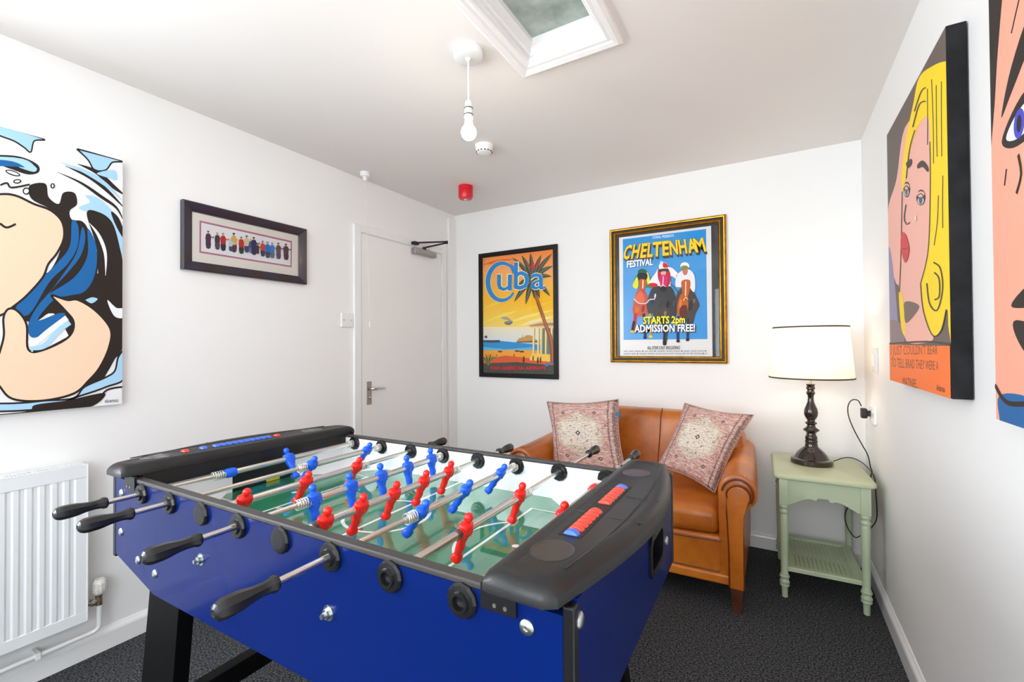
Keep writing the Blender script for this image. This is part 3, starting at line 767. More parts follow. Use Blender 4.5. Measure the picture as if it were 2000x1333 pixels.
for sx in (-1, 1):
    # arm: outline swept front to back
    secs = []
    ny = 22
    for k in range(ny+1):
        t_ = k/ny; y = -.832 + .735*t_; zc = .558 + .055*t_**1.5; r = .084 - .022*t_**1.3; xc = .580 - .012*t_
        if k == 0: sh = .80
        elif k == 1: sh = .95; y = -.828
        else: sh = 1
        prof = [(.500, .12), (.500, .30), (.496, zc - .06)]
        for a in [PI - .0 - (PI + .62)*i/16 for i in range(17)]: prof.append((xc + r*math.cos(a), zc + r*math.sin(a)))
        prof += [(.604, zc - .085), (.600, .34), (.600, .12)]
        cx, cz = .55, .36
        secs.append([(cx + (px - cx)*(.93 if k == 0 else 1), y if k > 1 else y + (0 if k == 0 else -.0), cz + (pz - cz)*(.985 if k == 0 else 1)) for px, pz in prof])
    b = B(); R_ = [[b.verts.new((sx*q[0], q[1], q[2])) for q in s_] for s_ in secs]; n_ = len(R_[0])
    for a_, c_ in zip(R_, R_[1:]):
        for i in range(n_): b.faces.new((a_[i], a_[(i+1) % n_], c_[(i+1) % n_], c_[i]))
    b.faces.new(R_[0]); b.faces.new(R_[-1])
    arm = obj('armrest', b, lea, SF, auto=50)
    # front facing: narrow post with a round head
    zc = .545; pts = [(.545, .118), (.545, .30), (.538, .46)] + [(.584 + .047*math.cos(a), zc + .047*math.sin(a)) for a in [PI + .35 - (PI + .95)*i/18 for i in range(19)]] + [(.598, .46), (.602, .30), (.602, .118)]
    b = B(); prism(b, [(sx*px, pz) for px, pz in pts], 1, -.856, -.82, .006); fp = obj('arm_facing', b, lea, arm, auto=50)
    b = B(); tube(b, [(sx*px, -.842, pz) for px, pz in [(pts[i][0] + (pts[i][0]-.584)*.08, pts[i][1] + (.004 if pts[i][1] > .5 else 0)) for i in range(len(pts))]], .0040, 6); obj('piping', b, lea_d, arm)
    # pleats round the roll
    b = B(); tube(b, [(sx*(.580 + .066*math.cos(a)), -.838, .556 + .066*math.sin(a)) for a in [PI*.98 - (PI+.55)*i/24 for i in range(25)]], .005, 6); obj('roll_seam', b, lea_d, arm)
for sx in (-1, 1):
    for yy in (-.815, -.10):
        b = B(); top = [(sx*.545, yy-.03), (sx*.598, yy-.03), (sx*.598, yy+.03), (sx*.545, yy+.03)]; bot = [(sx*.558, yy-.024), (sx*.590, yy-.024), (sx*.590, yy+.016), (sx*.558, yy+.016)]
        vt = [b.verts.new((*q, .122)) for q in top]; vb = [b.verts.new((*q, 0)) for q in bot]; b.faces.new(vt); b.faces.new(vb)
        for i in range(4): b.faces.new((vt[i], vt[(i+1) % 4], vb[(i+1) % 4], vb[i]))
        obj('foot', b, wood_d, SF)

# ------------------------------------------------------------------ cushions
def cushion_mat(name, rot):
    mt = mat(name, (190, 150, 145), .9, spec=.1); nt = mt.node_tree; p = nt.nodes['Principled BSDF']; L = nt.links
    uv = nt.nodes.new('ShaderNodeUVMap'); uv.uv_map = 'uv'
    sep = nt.nodes.new('ShaderNodeSeparateXYZ'); L.new(uv.outputs[0], sep.inputs[0])
    def M(op, a, b=None, c=None):
        n = nt.nodes.new('ShaderNodeMath'); n.operation = op
        for i, v in enumerate((a, b, c)):
            if v is None: continue
            if isinstance(v, (int, float)): n.inputs[i].default_value = v
            else: L.new(v, n.inputs[i])
        return n.outputs[0]
    def mix(fac, a, b):
        n = nt.nodes.new('ShaderNodeMix'); n.data_type = 'RGBA'
        L.new(fac, n.inputs[0]) if not isinstance(fac, (int, float)) else None
        for i, v in ((6, a), (7, b)):
            if isinstance(v, tuple): n.inputs[i].default_value = v
            else: L.new(v, n.inputs[i])
        return n.outputs[2]
    X, Y = sep.outputs[0], sep.outputs[1]
    def noise(sx, sy, det=3, off=0):
        mp = nt.nodes.new('ShaderNodeMapping'); mp.inputs['Scale'].default_value = (sx, sy, 1); mp.inputs['Location'].default_value = (off, off, 0); L.new(uv.outputs[0], mp.inputs[0])
        n = nt.nodes.new('ShaderNodeTexNoise'); n.inputs['Scale'].default_value = 1; n.inputs['Detail'].default_value = det; L.new(mp.outputs[0], n.inputs['Vector']); return n.outputs[0]
    def step(v, a, w=.02): 
        n = nt.nodes.new('ShaderNodeMapRange'); n.inputs[1].default_value = a - w; n.inputs[2].default_value = a + w; L.new(v, n.inputs[0]); return n.outputs[0]
    ax = M('ABSOLUTE', M('SUBTRACT', X, .47)); ay = M('ABSOLUTE', M('SUBTRACT', Y, .5))
    col = mix(step(noise(10, 44), .52, .14), rgb(190, 142, 134), rgb(224, 198, 186))          # dusty rose ground, streaked
    dia = M('ADD', ax, M('MULTIPLY', ay, .62)); med = M('MAXIMUM', M('MULTIPLY', ax, 1.0), M('ADD', M('MULTIPLY', ax, .55), M('MULTIPLY', ay, 1.0)))
    col = mix(M('SUBTRACT', 1, step(med, .31, .015)), col, mix(step(noise(7, 60, 3, 3), .5, .12), rgb(196, 180, 158), rgb(226, 214, 196)))
    box_ = M('MAXIMUM', M('MULTIPLY', ax, 1.0), M('MULTIPLY', ay, 1.15)); 
    col = mix(M('MULTIPLY', M('SUBTRACT', 1, step(M('MAXIMUM', M('DIVIDE', ax, .25), M('DIVIDE', ay, .165)), 1, .03)), .7), col, rgb(232, 220, 206))
    # side borders
    for a, w, c in ((.10, .012, (92, 84, 88)), (.88, .012, (92, 84, 88)), (.955, .022, (104, 92, 92)), (.93, .004, (205, 190, 180))):
        d = M('ABSOLUTE', M('SUBTRACT', X, a)); k = M('MULTIPLY', M('LESS_THAN', d, w), step(noise(60, 60, 1, 9), .44, .1)); col = mix(M('MULTIPLY', k, .85), col, rgb(*c))
    # little diamonds and the centre star
    for (cx, cy, s, c) in ((.26, .80, .030, (84, 84, 62)), (.70, .80, .030, (96, 90, 84)), (.26, .18, .030, (90, 84, 80)), (.72, .18, .030, (76, 72, 66)), (.47, .5, .036, (52, 58, 60)), (.72, .5, .022, (140, 142, 138)), (.24, .5, .024, (150, 165, 145)), (.36, .60, .016, (120, 110, 108)), (.58, .60, .016, (120, 110, 108)), (.36, .40, .016, (96, 90, 92)), (.58, .40, .016, (96, 90, 92)), (.40, .30, .014, (92, 80, 76)), (.54, .30, .014, (92, 80, 76)), (.47, .72, .016, (110, 116, 100)), (.05, .3, .016, (130, 90, 92)), (.05, .6, .016, (130, 90, 92)), (.84, .35, .014, (150, 84, 84)), (.84, .62, .014, (130, 84, 84)), (.14, .4, .012, (150, 84, 84)), (.14, .62, .012, (130, 84, 84))):
        d = M('ADD', M('ABSOLUTE', M('SUBTRACT', X, cx)), M('ABSOLUTE', M('SUBTRACT', Y, cy)))
        k = M('MULTIPLY', M('LESS_THAN', d, s), M('GREATER_THAN', d, s*.48)); col = mix(k, col, rgb(*c))
    # dark specks and fine weave
    col = mix(M('MULTIPLY', step(noise(34, 80, 2, 5), .60, .03), .65), col, rgb(96, 72, 74))
    col = mix(M('MULTIPLY', step(noise(12, 160, 2, 1), .60, .03), .45), col, rgb(120, 104, 98))
    L.new(col, p.inputs['Base Color'])
    bp = nt.nodes.new('ShaderNodeBump'); bp.inputs['Strength'].default_value = .35; bp.inputs['Distance'].default_value = .003; L.new(noise(90, 130, 2), bp.inputs['Height']); L.new(bp.outputs[0], p.inputs['Normal'])
    return mt
def cushion(name, label, corners, thick, mt, sag=0.02):
    """corners TL, TR, BR, BL in the room"""
    TL, TR, BR, BL = [Vector(c) for c in corners]; ctr = (TL + TR + BR + BL)/4
    t = thing(name, label, 'cushion', ctr)
    nrm = (TR - TL).cross(BL - TL).normalized()
    if nrm.y > 0: nrm = -nrm
    n = 26; me_b = B(); uvl = me_b.loops.layers.uv.new('uv')
    for side in (1, -1):
        g = []
        for j in range(n+1):
            row = []
            for i in range(n+1):
                u, v = i/n, j/n
                pin = .045
                uu = u + (u-.5)*-pin*2*math.sin(PI*v)*1.0*abs(2*u-1)**1.5; vv = v + (v-.5)*-pin*2*math.sin(PI*u)*abs(2*v-1)**1.5
                P = (TL*(1-uu) + TR*uu)*(1-vv) + (BL*(1-uu) + BR*uu)*vv
                k = (max(0, math.sin(PI*u))*max(0, math.sin(PI*v)))**.45
                wr = .006*math.sin(9*u + 5*v)*math.sin(7*v - 3*u)*k
                P = P + nrm*side*((thick*.60 if side == 1 else thick*.22)*k + wr) - Vector((0, 0, sag))*k*v*0.3 - ctr
                row.append(P)
            g.append(row)
        vs = [[me_b.verts.new(q) for q in row] for row in g]
        for j in range(n):
            for i in range(n):
                f = me_b.faces.new((vs[j][i], vs[j][i+1], vs[j+1][i+1], vs[j+1][i]))
                for l, (a, c) in zip(f.loops, ((i, j), (i+1, j), (i+1, j+1), (i, j+1))): l[uvl].uv = (a/n, 1 - c/n)
    bmesh.ops.remove_doubles(me_b, verts=me_b.verts, dist=.0006)
    obj('cover', me_b, mt, t, smooth=True)
    b = B(); edge = []
    for seq in ([(i/n, 0) for i in range(n)], [(1, i/n) for i in range(n)], [(1-i/n, 1) for i in range(n)], [(0, 1-i/n) for i in range(n)]):
        for u, v in seq:
            pin = .045; uu = u + (u-.5)*-pin*2*math.sin(PI*v)*abs(2*u-1)**1.5; vv = v + (v-.5)*-pin*2*math.sin(PI*u)*abs(2*v-1)**1.5
            edge.append((TL*(1-uu) + TR*uu)*(1-vv) + (BL*(1-uu) + BR*uu)*vv - ctr)
    tube(b, edge, .0035, 6, closed=True); obj('seam_edge', b, mat('cushion seam', (176, 140, 138), .9), t)
    return t
cm = cushion_mat('faded rug weave', 0)
c1 = cushion('throw_cushion', 'square faded rose patterned cushion standing upright on the door side of the sofa',
        ((1.096, -.43, .872), (1.586, -.43, .914), (1.688, -.60, .482), (1.222, -.60, .482)), .13, cm)
b = B(); rbox(b, .190, .050, .130, .035, .016, .05, .006, 3); obj('blue_label', b, mat('blue cloth', (48, 120, 170), .8), c1)
cushion('throw_cushion', 'faded rose patterned cushion leaning askew against the sofa arm by the lamp table',
        ((1.962, -.34, .902), (2.322, -.38, .863), (2.150, -.63, .484), (1.848, -.56, .568)), .13, cm)

# ------------------------------------------------------------------ side table
green = mat('sage green paint', (168, 183, 152), .42, vary=(6, (184, 196, 164), .3), bump=(40, .05))
green_t = mat('paler sage green top', (180, 188, 150), .38, vary=(5, (196, 200, 166), .3), bump=(30, .05))  # tabletop gets a slightly paler, yellower green than the legs
ST = thing('side_table', 'sage green side table with turned legs and woven cane shelf in the corner', 'side table', (2.612, -.335, 0), .03)
ZT = .615
def rrect(hx, hy, r, n=6):
    out = []
    for cx, cy, a0 in ((hx-r, hy-r, 0), (-hx+r, hy-r, PI/2), (-hx+r, -hy+r, PI), (hx-r, -hy+r, 3*PI/2)):
        for i in range(n+1): a = a0 + PI/2*i/n; out.append((cx + r*math.cos(a), cy + r*math.sin(a)))
    return out
b = B(); loops = []
for g, z in ((.012, ZT-.030), (.002, ZT-.026), (0, ZT-.018), (.001, ZT-.010), (.006, ZT-.003), (.014, ZT)):
    loops.append([b.verts.new((x, y, z)) for x, y in rrect(.205-g, .258-g, .03)])
n_ = len(loops[0])
for a_, c_ in zip(loops, loops[1:]):
    for i in range(n_): b.faces.new((a_[i], a_[(i+1) % n_], c_[(i+1) % n_], c_[i]))
b.faces.new(loops[0]); b.faces.new(loops[-1]); obj('tabletop', b, green_t, ST, auto=50)
LX, LY = .162, .222
def apron(length):
    h = length/2; pts = [(-h, ZT-.030), (h, ZT-.030), (h, ZT-.155)]
    half = [(h-.012, ZT-.150), (h-.04, ZT-.135), (h-.07, ZT-.118), (h-.095, ZT-.113), (h-.108, ZT-.119), (h-.118, ZT-.117), (h-.123, ZT-.106)]
    return pts + half + [(-x, z) for x, z in half[::-1]] + [(-h, ZT-.155)]
for s in (-1, 1):
    b = B(); prism(b, apron(2*LX-.036), 1, s*(LY+.006)-.007, s*(LY+.006)+.007); obj('apron', b, green, ST)
    b = B(); prism(b, apron(2*LY-.036), 0, s*(LX+.006)-.007, s*(LX+.006)+.007); obj('apron', b, green, ST)
lp = [(.011, 0), (.013, .002), (.014, .048), (.0145, .052), (.021, .056), (.022, .062), (.019, .067), (.022, .071), (.0225, .078), (.019, .082), (.0185, .094), (.022, .098), (.0225, .105), (.0185, .110), (.019, .114), (.0165, .118),
      (.0160, .135), (.0175, .25), (.0195, .35), (.0195, .40), (.017, .412), (.021, .418), (.021, .426), (.0165, .432), (.0165, .438), (.0215, .444), (.0215, .452), (.018, .458)]
b = B(); lathe(b, lp, n=20); box(b, -.0195, .0195, -.0195, .0195, .457, ZT-.030, .002)
l0 = obj('leg', b, green, ST, auto=40); l0.location = (-LX, -LY, 0)
for sx, sy in ((1, -1), (-1, 1), (1, 1)):
    o = l0.copy(); C.objects.link(o); o.parent = ST; o.location = (sx*LX, sy*LY, 0)
b = B(); loops = []
ZS = .150
for ins, z in ((0, ZS-.020), (0, ZS-.004), (.003, ZS), (.030, ZS), (.034, ZS-.003), (.040, ZS-.003), (.042, ZS-.008)):
    loops.append([b.verts.new((sx*(LX+.002-ins), sy*(LY+.002-ins), z)) for sx, sy in ((-1, -1), (1, -1), (1, 1), (-1, 1))])
for a_, c_ in zip(loops, loops[1:]):
    for i in range(4): b.faces.new((a_[i], a_[(i+1) % 4], c_[(i+1) % 4], c_[i]))
sh = obj('shelf', b, green, ST)
b = B(); hx, hy = LX-.040, LY-.040; z = ZS-.006
def strip(x0, y0, x1, y1, w=.0024, zz=z):
    dx, dy = x1-x0, y1-y0; l = math.hypot(dx, dy)
    if l < .004: return
    nx, ny = -dy/l*w/2, dx/l*w/2
    v = [b.verts.new(q) for q in ((x0-nx, y0-ny, zz), (x1-nx, y1-ny, zz), (x1+nx, y1+ny, zz), (x0+nx, y0+ny, zz), (x0-nx, y0-ny, zz-.0014), (x1-nx, y1-ny, zz-.0014), (x1+nx, y1+ny, zz-.0014), (x0+nx, y0+ny, zz-.0014))]
    for q in ((0, 1, 2, 3), (7, 6, 5, 4), (0, 4, 5, 1), (3, 2, 6, 7)): b.faces.new([v[i] for i in q])
st_ = .0185
k = -hx
while k <= hx: strip(k-.0022, -hy, k-.0022, hy, .003); strip(k+.0022, -hy, k+.0022, hy, .003); k += st_
k = -hy
while k <= hy: strip(-hx, k-.0022, hx, k-.0022, .003, z-.0008); strip(-hx, k+.0022, hx, k+.0022, .003, z-.0008); k += st_
for sg in (1, -1):
    c = -(hx+hy) + st_/2
    while c < hx + hy:
        pts = []
        for x in (-hx, hx):
            y = sg*(c - x) if sg > 0 else (x - c)
            if -hy <= y <= hy: pts.append((x, y))
        for y in (-hy, hy):
            x = c - y if sg > 0 else (y + c)
            if -hx < x < hx: pts.append((x, y))
        if len(pts) == 2: strip(*pts[0], *pts[1], .0030, z+.0008*sg)
        c += st_
obj('cane_panel', b, green, sh)

# ------------------------------------------------------------------ lamp
LP = thing('table_lamp', 'lit table lamp with a cream drum shade on a dark turned base', 'lamp', (2.590, -.300, ZT+.0006))
dark = mat('dark varnished wood', (26, 18, 14), .16, coat=.6, vary=(8, (44, 30, 20), .3))
prof = [(.092, 0), (.096, .003), (.097, .020), (.093, .026), (.080, .030), (.076, .036), (.070, .048), (.058, .064), (.044, .078), (.032, .088), (.029, .093), (.0295, .100), (.0265, .106), (.029, .112), (.029, .120), (.0265, .125), (.0285, .132), (.0275, .142), (.0225, .150), (.0215, .160),
        (.027, .167), (.038, .175), (.036, .181), (.024, .190), (.0195, .196), (.019, .204), (.027, .211), (.027, .216), (.0185, .222), (.018, .230), (.024, .238), (.031, .254), (.0325, .270), (.029, .290), (.0215, .308), (.0155, .326), (.0135, .345), (.0145, .360), (.0205, .371), (.0205, .376), (.0165, .381), (.0160, .390), (.0205, .396), (.0205, .401), (.0175, .406), (.0185, .414), (.0215, .420), (.006, .421)]
b = B(); lathe(b, prof, n=40); obj('lamp_base', b, dark, LP, auto=35)
b = B(); tube(b, [(0, 0, .42), (0, 0, .52)], .004, 10); obj('stem', b, mat('brass stem', (190, 165, 110), .25, 1.0), LP)
shm = bpy.data.materials.new('cream fabric shade'); shm.use_nodes = True; nt = shm.node_tree; p = nt.nodes['Principled BSDF']
p.inputs['Base Color'].default_value = rgb(252, 245, 236); p.inputs['Roughness'].default_value = .8
tl_ = nt.nodes.new('ShaderNodeBsdfTranslucent'); tl_.inputs[0].default_value = rgb(255, 242, 228); mx = nt.nodes.new('ShaderNodeMixShader'); mx.inputs[0].default_value = .55
nt.links.new(p.outputs[0], mx.inputs[1]); nt.links.new(tl_.outputs[0], mx.inputs[2]); nt.links.new(mx.outputs[0], nt.nodes['Material Output'].inputs[0])
b = B(); lathe(b, [(.192, .455), (.171, .724)], n=64, cap=False); obj('lamp_shade', b, shm, LP, smooth=True)
trim_m = mat('dark shade trim', (56, 42, 32), .6)
for r, z in ((.1925, .456), (.1712, .723)):
    b = B(); lathe(b, [(r-.002, z-.0035), (r+.0018, z-.0035), (r+.0016, z+.0035), (r-.002, z+.0035), (r-.002, z-.0035)], n=64, cap=False); obj('shade_trim', b, trim_m, LP)
b = B()
for k in range(3):
    a = 2*PI*k/3 + .4; tube(b, [(0, 0, .50), (.1915*math.cos(a), .1915*math.sin(a), .458)], .0015, 6)
obj('shade_carrier', b, chrome, LP)
b = B(); lathe(b, [(.012, .47), (.015, .50), (.015, .515)] + [(.028*math.sin(a), .555 - .028*math.cos(a)) for a in [.6 + (PI-.6)*i/12 for i in range(12)]] + [(.001, .583)], n=20); obj('lamp_bulb', b, mat('warm bulb glass', (255, 244, 226), .4, emit=((255, 228, 190), 8)), LP, smooth=True)
pl = bpy.data.lights.new('lamp_light', 'POINT'); pl.energy = 1.6; pl.color = (1, .85, .68); pl.shadow_soft_size = .03
o = bpy.data.objects.new('lamp_light', pl); C.objects.link(o); o.location = (2.59, -.30, ZT + .625)
cab = mat('black cable', (22, 20, 20), .4)
pts = [(2.675, -.262, .622), (2.70, -.233, .628), (2.75, -.160, .633), (2.79, -.135, .628), (2.818, -.190, .622), (2.829, -.300, .620), (2.833, -.365, .616), (2.840, -.395, .590), (2.842, -.400, .532), (2.846, -.40, .435), (2.842, -.39, .385), (2.828, -.34, .330),
       (2.805, -.25, .262), (2.785, -.19, .222), (2.760, -.175, .250), (2.744, -.17, .305), (2.752, -.175, .36), (2.785, -.19, .425), (2.835, -.22, .50), (2.848, -.25, .58), (2.846, -.28, .605), (2.838, -.300, .625), (2.828, -.30, .684), (2.806, -.30, .734), (2.773, -.30, .809), (2.753, -.29, .875), (2.753, -.275, .925), (2.770, -.26, .955), (2.797, -.25, .955), (2.812, -.242, .925)]
pts = [(p[0]-2.59, p[1]+.30, p[2]-ZT-.0006) for p in pts]
b = B(); tube(b, catmull(pts, 8), .0026, 8); obj('power_cable', b, cab, LP, smooth=True)
b = B(); rbox(b, 2.822-2.59, -.242+.30, .889-ZT, .026, .042, .050, .005, 4); obj('plug', b, cab, LP, auto=40)
b = B(); box(b, 2.834-2.59, 2.8482-2.59, -.242+.30-.012, -.242+.30+.012, .875-ZT, .903-ZT); obj('plug_pins', b, cab, LP)

# ------------------------------------------------------------------ pictures
frame_b = mat('black frame', (9, 8, 9), .35, spec=.3)
gold = mat('gold leaf', (196, 142, 34), .32, .85, vary=(30, (150, 100, 22), .25)); gold_d = mat('antique dark groove', (44, 26, 10), .4, .3)
# --- travel poster
cx, cz, w, h = (0.265+.993)/2, 1.511, .728, 1.040
P1 = thing('travel_poster', 'black framed orange travel poster with palm tree and big blue Cuba lettering', 'poster', (cx, 0, cz))
b = B(); frame_ring(b, w, h, [(0, 0), (0, .020), (.003, .022), (.032, .022), (.036, .017), (.036, .006)]); obj('frame', b, frame_b, P1)
iw, ih = w-.072, h-.072
a = Art([(85, 190), (705, 112), (728, 1205), (105, 1190)], (-iw/2-.002, iw/2+.002, -ih/2-.002, ih/2+.002), .007)
a.grad(90, 300, (244, 128, 40), (250, 176, 110), 60, 800); a.grad(300, 560, (250, 178, 96), (254, 196, 30), 60, 800); a.grad(560, 800, (254, 194, 22), (252, 222, 110), 60, 800); a.grad(790, 930, (248, 232, 196), (222, 232, 240), 60, 800)
for (x0, y0, x1, y1, c) in ((90, 760, 400, 650, (255, 226, 90)), (300, 760, 720, 640, (255, 232, 120)), (90, 250, 360, 200, (240, 112, 24)), (350, 700, 720, 560, (255, 206, 60)), (90, 640, 300, 560, (255, 212, 70)), (420, 780, 720, 700, (252, 236, 180))):
    a.line([(x0, y0), ((x0+x1)/2, (y0+y1)/2-8), (x1, y1)], 26, c, 6, True)
a.poly([(60, 905), (250, 912), (540, 940), (800, 950), (800, 1010), (60, 1010)], (30, 150, 214)); a.poly([(60, 960), (300, 985), (540, 965), (540, 1000), (60, 1010)], (90, 190, 226))
a.poly([(60, 995), (420, 990), (800, 1000), (800, 1220), (60, 1220)], (250, 168, 40)); a.poly([(60, 1080), (300, 1040), (500, 1060), (800, 1080), (800, 1220), (60, 1220)], (228, 96, 34)); a.poly([(60, 1110), (400, 1096), (800, 1130), (800, 1230), (60, 1230)], (66, 74, 62), 0)
a.poly([(100, 905), (248, 905), (246, 925), (180, 928), (100, 924)], (60, 74, 84)); a.poly([(100, 905), (100, 890), (150, 888), (165, 896), (200, 898), (205, 906)], (236, 236, 232)); a.poly([(112, 888), (114, 868), (134, 866), (138, 888)], (70, 76, 84))
a.poly([(392, 918), (415, 888), (440, 882), (446, 845), (452, 882), (480, 862), (530, 868), (560, 900), (700, 905), (700, 925), (392, 925)], (206, 158, 84), 3); a.poly([(400, 918), (560, 908), (600, 924), (400, 928)], (130, 96, 60))
for x, y in ((250, 1005), (400, 1000), (440, 1005)): a.ell(x, y, 22, 7, (70, 58, 60))
a.poly([(500, 778), (560, 748), (640, 735), (800, 740), (800, 800), (520, 800)], (236, 214, 160)); a.poly([(500, 778), (600, 755), (800, 752), (800, 775), (500, 786)], (196, 136, 74)); a.poly([(600, 800), (740, 800), (740, 1030), (600, 1030)], (104, 130, 110))
for x in (533, 574, 600, 640, 690): a.poly([(x, 800), (x+22, 800), (x+20, 1024), (x+2, 1024)], (250, 232, 168)); a.poly([(x+14, 802), (x+22, 802), (x+20, 1022), (x+13, 1022)], (176, 156, 96))
a.poly([(526, 1022), (760, 1030), (760, 1096), (512, 1080)], (252, 206, 84)); a.poly([(512, 1050), (530, 1050), (530, 1082), (512, 1082)], (248, 220, 130))
for x, y, hh in ((458, 1078, 54), (540, 1064, 40), (582, 1084, 56), (605, 1080, 50), (374, 1038, 24), (222, 1040, 20)): a.ell(x, y, hh*.14, hh/2, (58, 40, 38)); a.ell(x+2, y - hh/2, hh*.1, hh*.1, (40, 26, 26))
a.line([(252, 712), (300, 716), (350, 742)], 26, (176, 168, 158), 6, True); a.poly([(284, 748), (330, 740), (360, 742), (340, 762), (300, 768)], (140, 140, 146), 3); a.line([(290, 766), (330, 768), (358, 748)], 7, (64, 64, 72), 4, True)
a.poly([(538, 500), (562, 500), (600, 600), (650, 740), (700, 860), (722, 960), (724, 1100), (690, 1100), (688, 980), (660, 860), (606, 700), (566, 590)], (150, 84, 52)); a.line([(552, 510), (592, 610), (640, 750), (684, 860), (706, 960), (708, 1090)], 9, (206, 120, 66))
ctr_ = (525, 400)
for k, (x, y, wd_) in enumerate(((350, 190, 34), (430, 170, 34), (505, 150, 34), (600, 165, 34), (690, 155, 34), (700, 260, 36), (690, 350, 36), (680, 520, 40), (590, 540, 40), (470, 590, 40), (370, 570, 40), (400, 430, 34), (380, 320, 34), (640, 470, 40), (545, 545, 34), (430, 500, 40))):
    mx_, my_ = (x + ctr_[0])/2, (y + ctr_[1])/2 - 26
    a.line([ctr_, (mx_, my_), (x, y)], wd_, (58, 66, 56), 8, True); a.line([ctr_, (mx_+5, my_-6), (x, y)], wd_*.35, (116, 112, 74), 8, True)
SKB, EDG = (26, 140, 208), (250, 232, 190)
def thickarc(cx_, cy_, rx, ry, a0, a1, w0, col):
    n = 40; O = []; I = []
    for i in range(n+1):
        t_ = a0 + (a1-a0)*i/n; ww = w0*(.45 + .55*math.sin(PI*i/n)); c_, s_ = math.cos(t_), math.sin(t_)
        O.append((cx_ + (rx+ww/2)*c_, cy_ + (ry+ww/2)*s_)); I.append((cx_ + (rx-ww/2)*c_, cy_ + (ry-ww/2)*s_))
    a.k += 1
    for i in range(n): a.raw([a.uv(q) for q in (O[i], O[i+1], I[i+1], I[i])], col, False)
for g, c in ((9, EDG), (0, SKB)): thickarc(262, 398, 124, 162, -.62, -2*PI + .62, 42 + g, c)
a.poly([(330, 240), (362, 262), (366, 325), (352, 325), (335, 285)], SKB)
for g, c in ((.03, EDG), (.008, SKB)):
    for tx, x, y, hh, wd_ in (('u', 218, 472, 208, 128), ('b', 366, 462, 236, 132), ('a', 510, 460, 205, 128)): a.text(tx, x, y, hh, c, wd_, bold=g)
a.text('Visit', 478, 304, 60, (214, 44, 60), 100, slant=.3, bold=.01, ang=(1, -.28))
for s_ in range(9):
    a.line([(150, 1130), (150 + (s_-4)*10, 1070), (150 + (s_-4)*24, 1010 + abs(s_-4)*14)], 9, (54, 58, 30) if s_ % 2 else (170, 156, 84), 6, True)
a.text('PAN AMERICAN AIRWAYS', 176, 1162, 30, (226, 28, 62), 478, bold=.03, ang=(1, .0))
a.ell(662, 1118, 15, 14, (34, 140, 206)); a.line([(668, 1112), (700, 1106), (722, 1104)], 10, (34, 140, 206), 4)
a.build('print', paint_mat('printed paper', .45), P1)
obj('glass', box(B(), -iw/2-.001, iw/2+.001, -.0145, -.0125, -ih/2-.001, ih/2+.001), glass_mat(), P1)

# --- racing poster
cx, cz, w, h = (1.409+2.167)/2, 1.604, .762, .954
P2 = thing('race_poster', 'gold framed blue horse racing poster with three jockeys and yellow lettering', 'poster', (cx, 0, cz))
b = B(); frame_ring(b, w, h, [(0, 0), (0, .018), (.004, .026), (.010, .029), (.016, .026)], 0); frame_ring(b, w, h, [(.016, .026), (.020, .018), (.030, .017)], 1); frame_ring(b, w, h, [(.030, .017), (.034, .023), (.040, .024), (.044, .019), (.046, .008)], 0)
obj('frame', b, [gold, gold_d], P2, auto=45)
obj('mount_board', box(B(), -w/2+.044, w/2-.044, -.008, -.002, -h/2+.044, h/2-.044), mat('black mount', (22, 22, 24), .6), P2)
px0, px1, pz0, pz1 = 1.474-cx, 2.080-cx, 1.160-cz, 2.020-cz
pz0 = max(pz0, -h/2+.046); pz1 = min(pz1, h/2-.047)
a = Art([(150, 248), (880, 155), (893, 1205), (165, 1198)], (px0, px1, pz0, pz1), .0086)
a.poly([(100, 100), (1000, 100), (1000, 1300), (100, 1300)], (236, 232, 228)); 
BL = (12, 150, 222)
a.poly([(180, 262), (840, 180), (853, 1066), (191, 1070)], BL)
a.text('CORAL PRESENTS', 415, 258, 20, (236, 240, 244), 170, bold=.02, ang=(1, -.09))
def cwarp(a_, b_): return (a_, b_)
def chelt(col, dx, dy, bold):
    # fan-shaped heading: letters lean outwards
    word = 'CHELTENHAM'; xs = [178, 246, 318, 374, 416, 496, 556, 632, 704, 762]; ws = [64, 68, 56, 52, 84, 62, 78, 74, 88, 98]
    for i, ch_ in enumerate(word):
        x = xs[i]; t_ = (i + .5)/10; sl = .52 - 1.05*t_
        yb_ = 424 - (x-178)*.098; hh = 112 - 4*abs(i-4.5)*.2
        a.text(ch_, x + dx, yb_ + dy, hh, col, ws[i]*.84, slant=sl*.55, bold=bold, ang=(1, -.10))
for d in range(5, 0, -1): chelt((40, 34, 26), d*2.2 - 4, d*3.6, .05)
chelt((120, 84, 10), 0, 1, .055); chelt((252, 212, 26), 0, 0, .03)
a.text('FESTIVAL', 219, 494, 52, (40, 70, 90), 206, bold=.03, ang=(1, -.10)); a.text('FESTIVAL', 215, 490, 52, (246, 248, 250), 206, bold=.03, ang=(1, -.10))
def P_(pts, c, s=3): a.poly(pts, c, s)
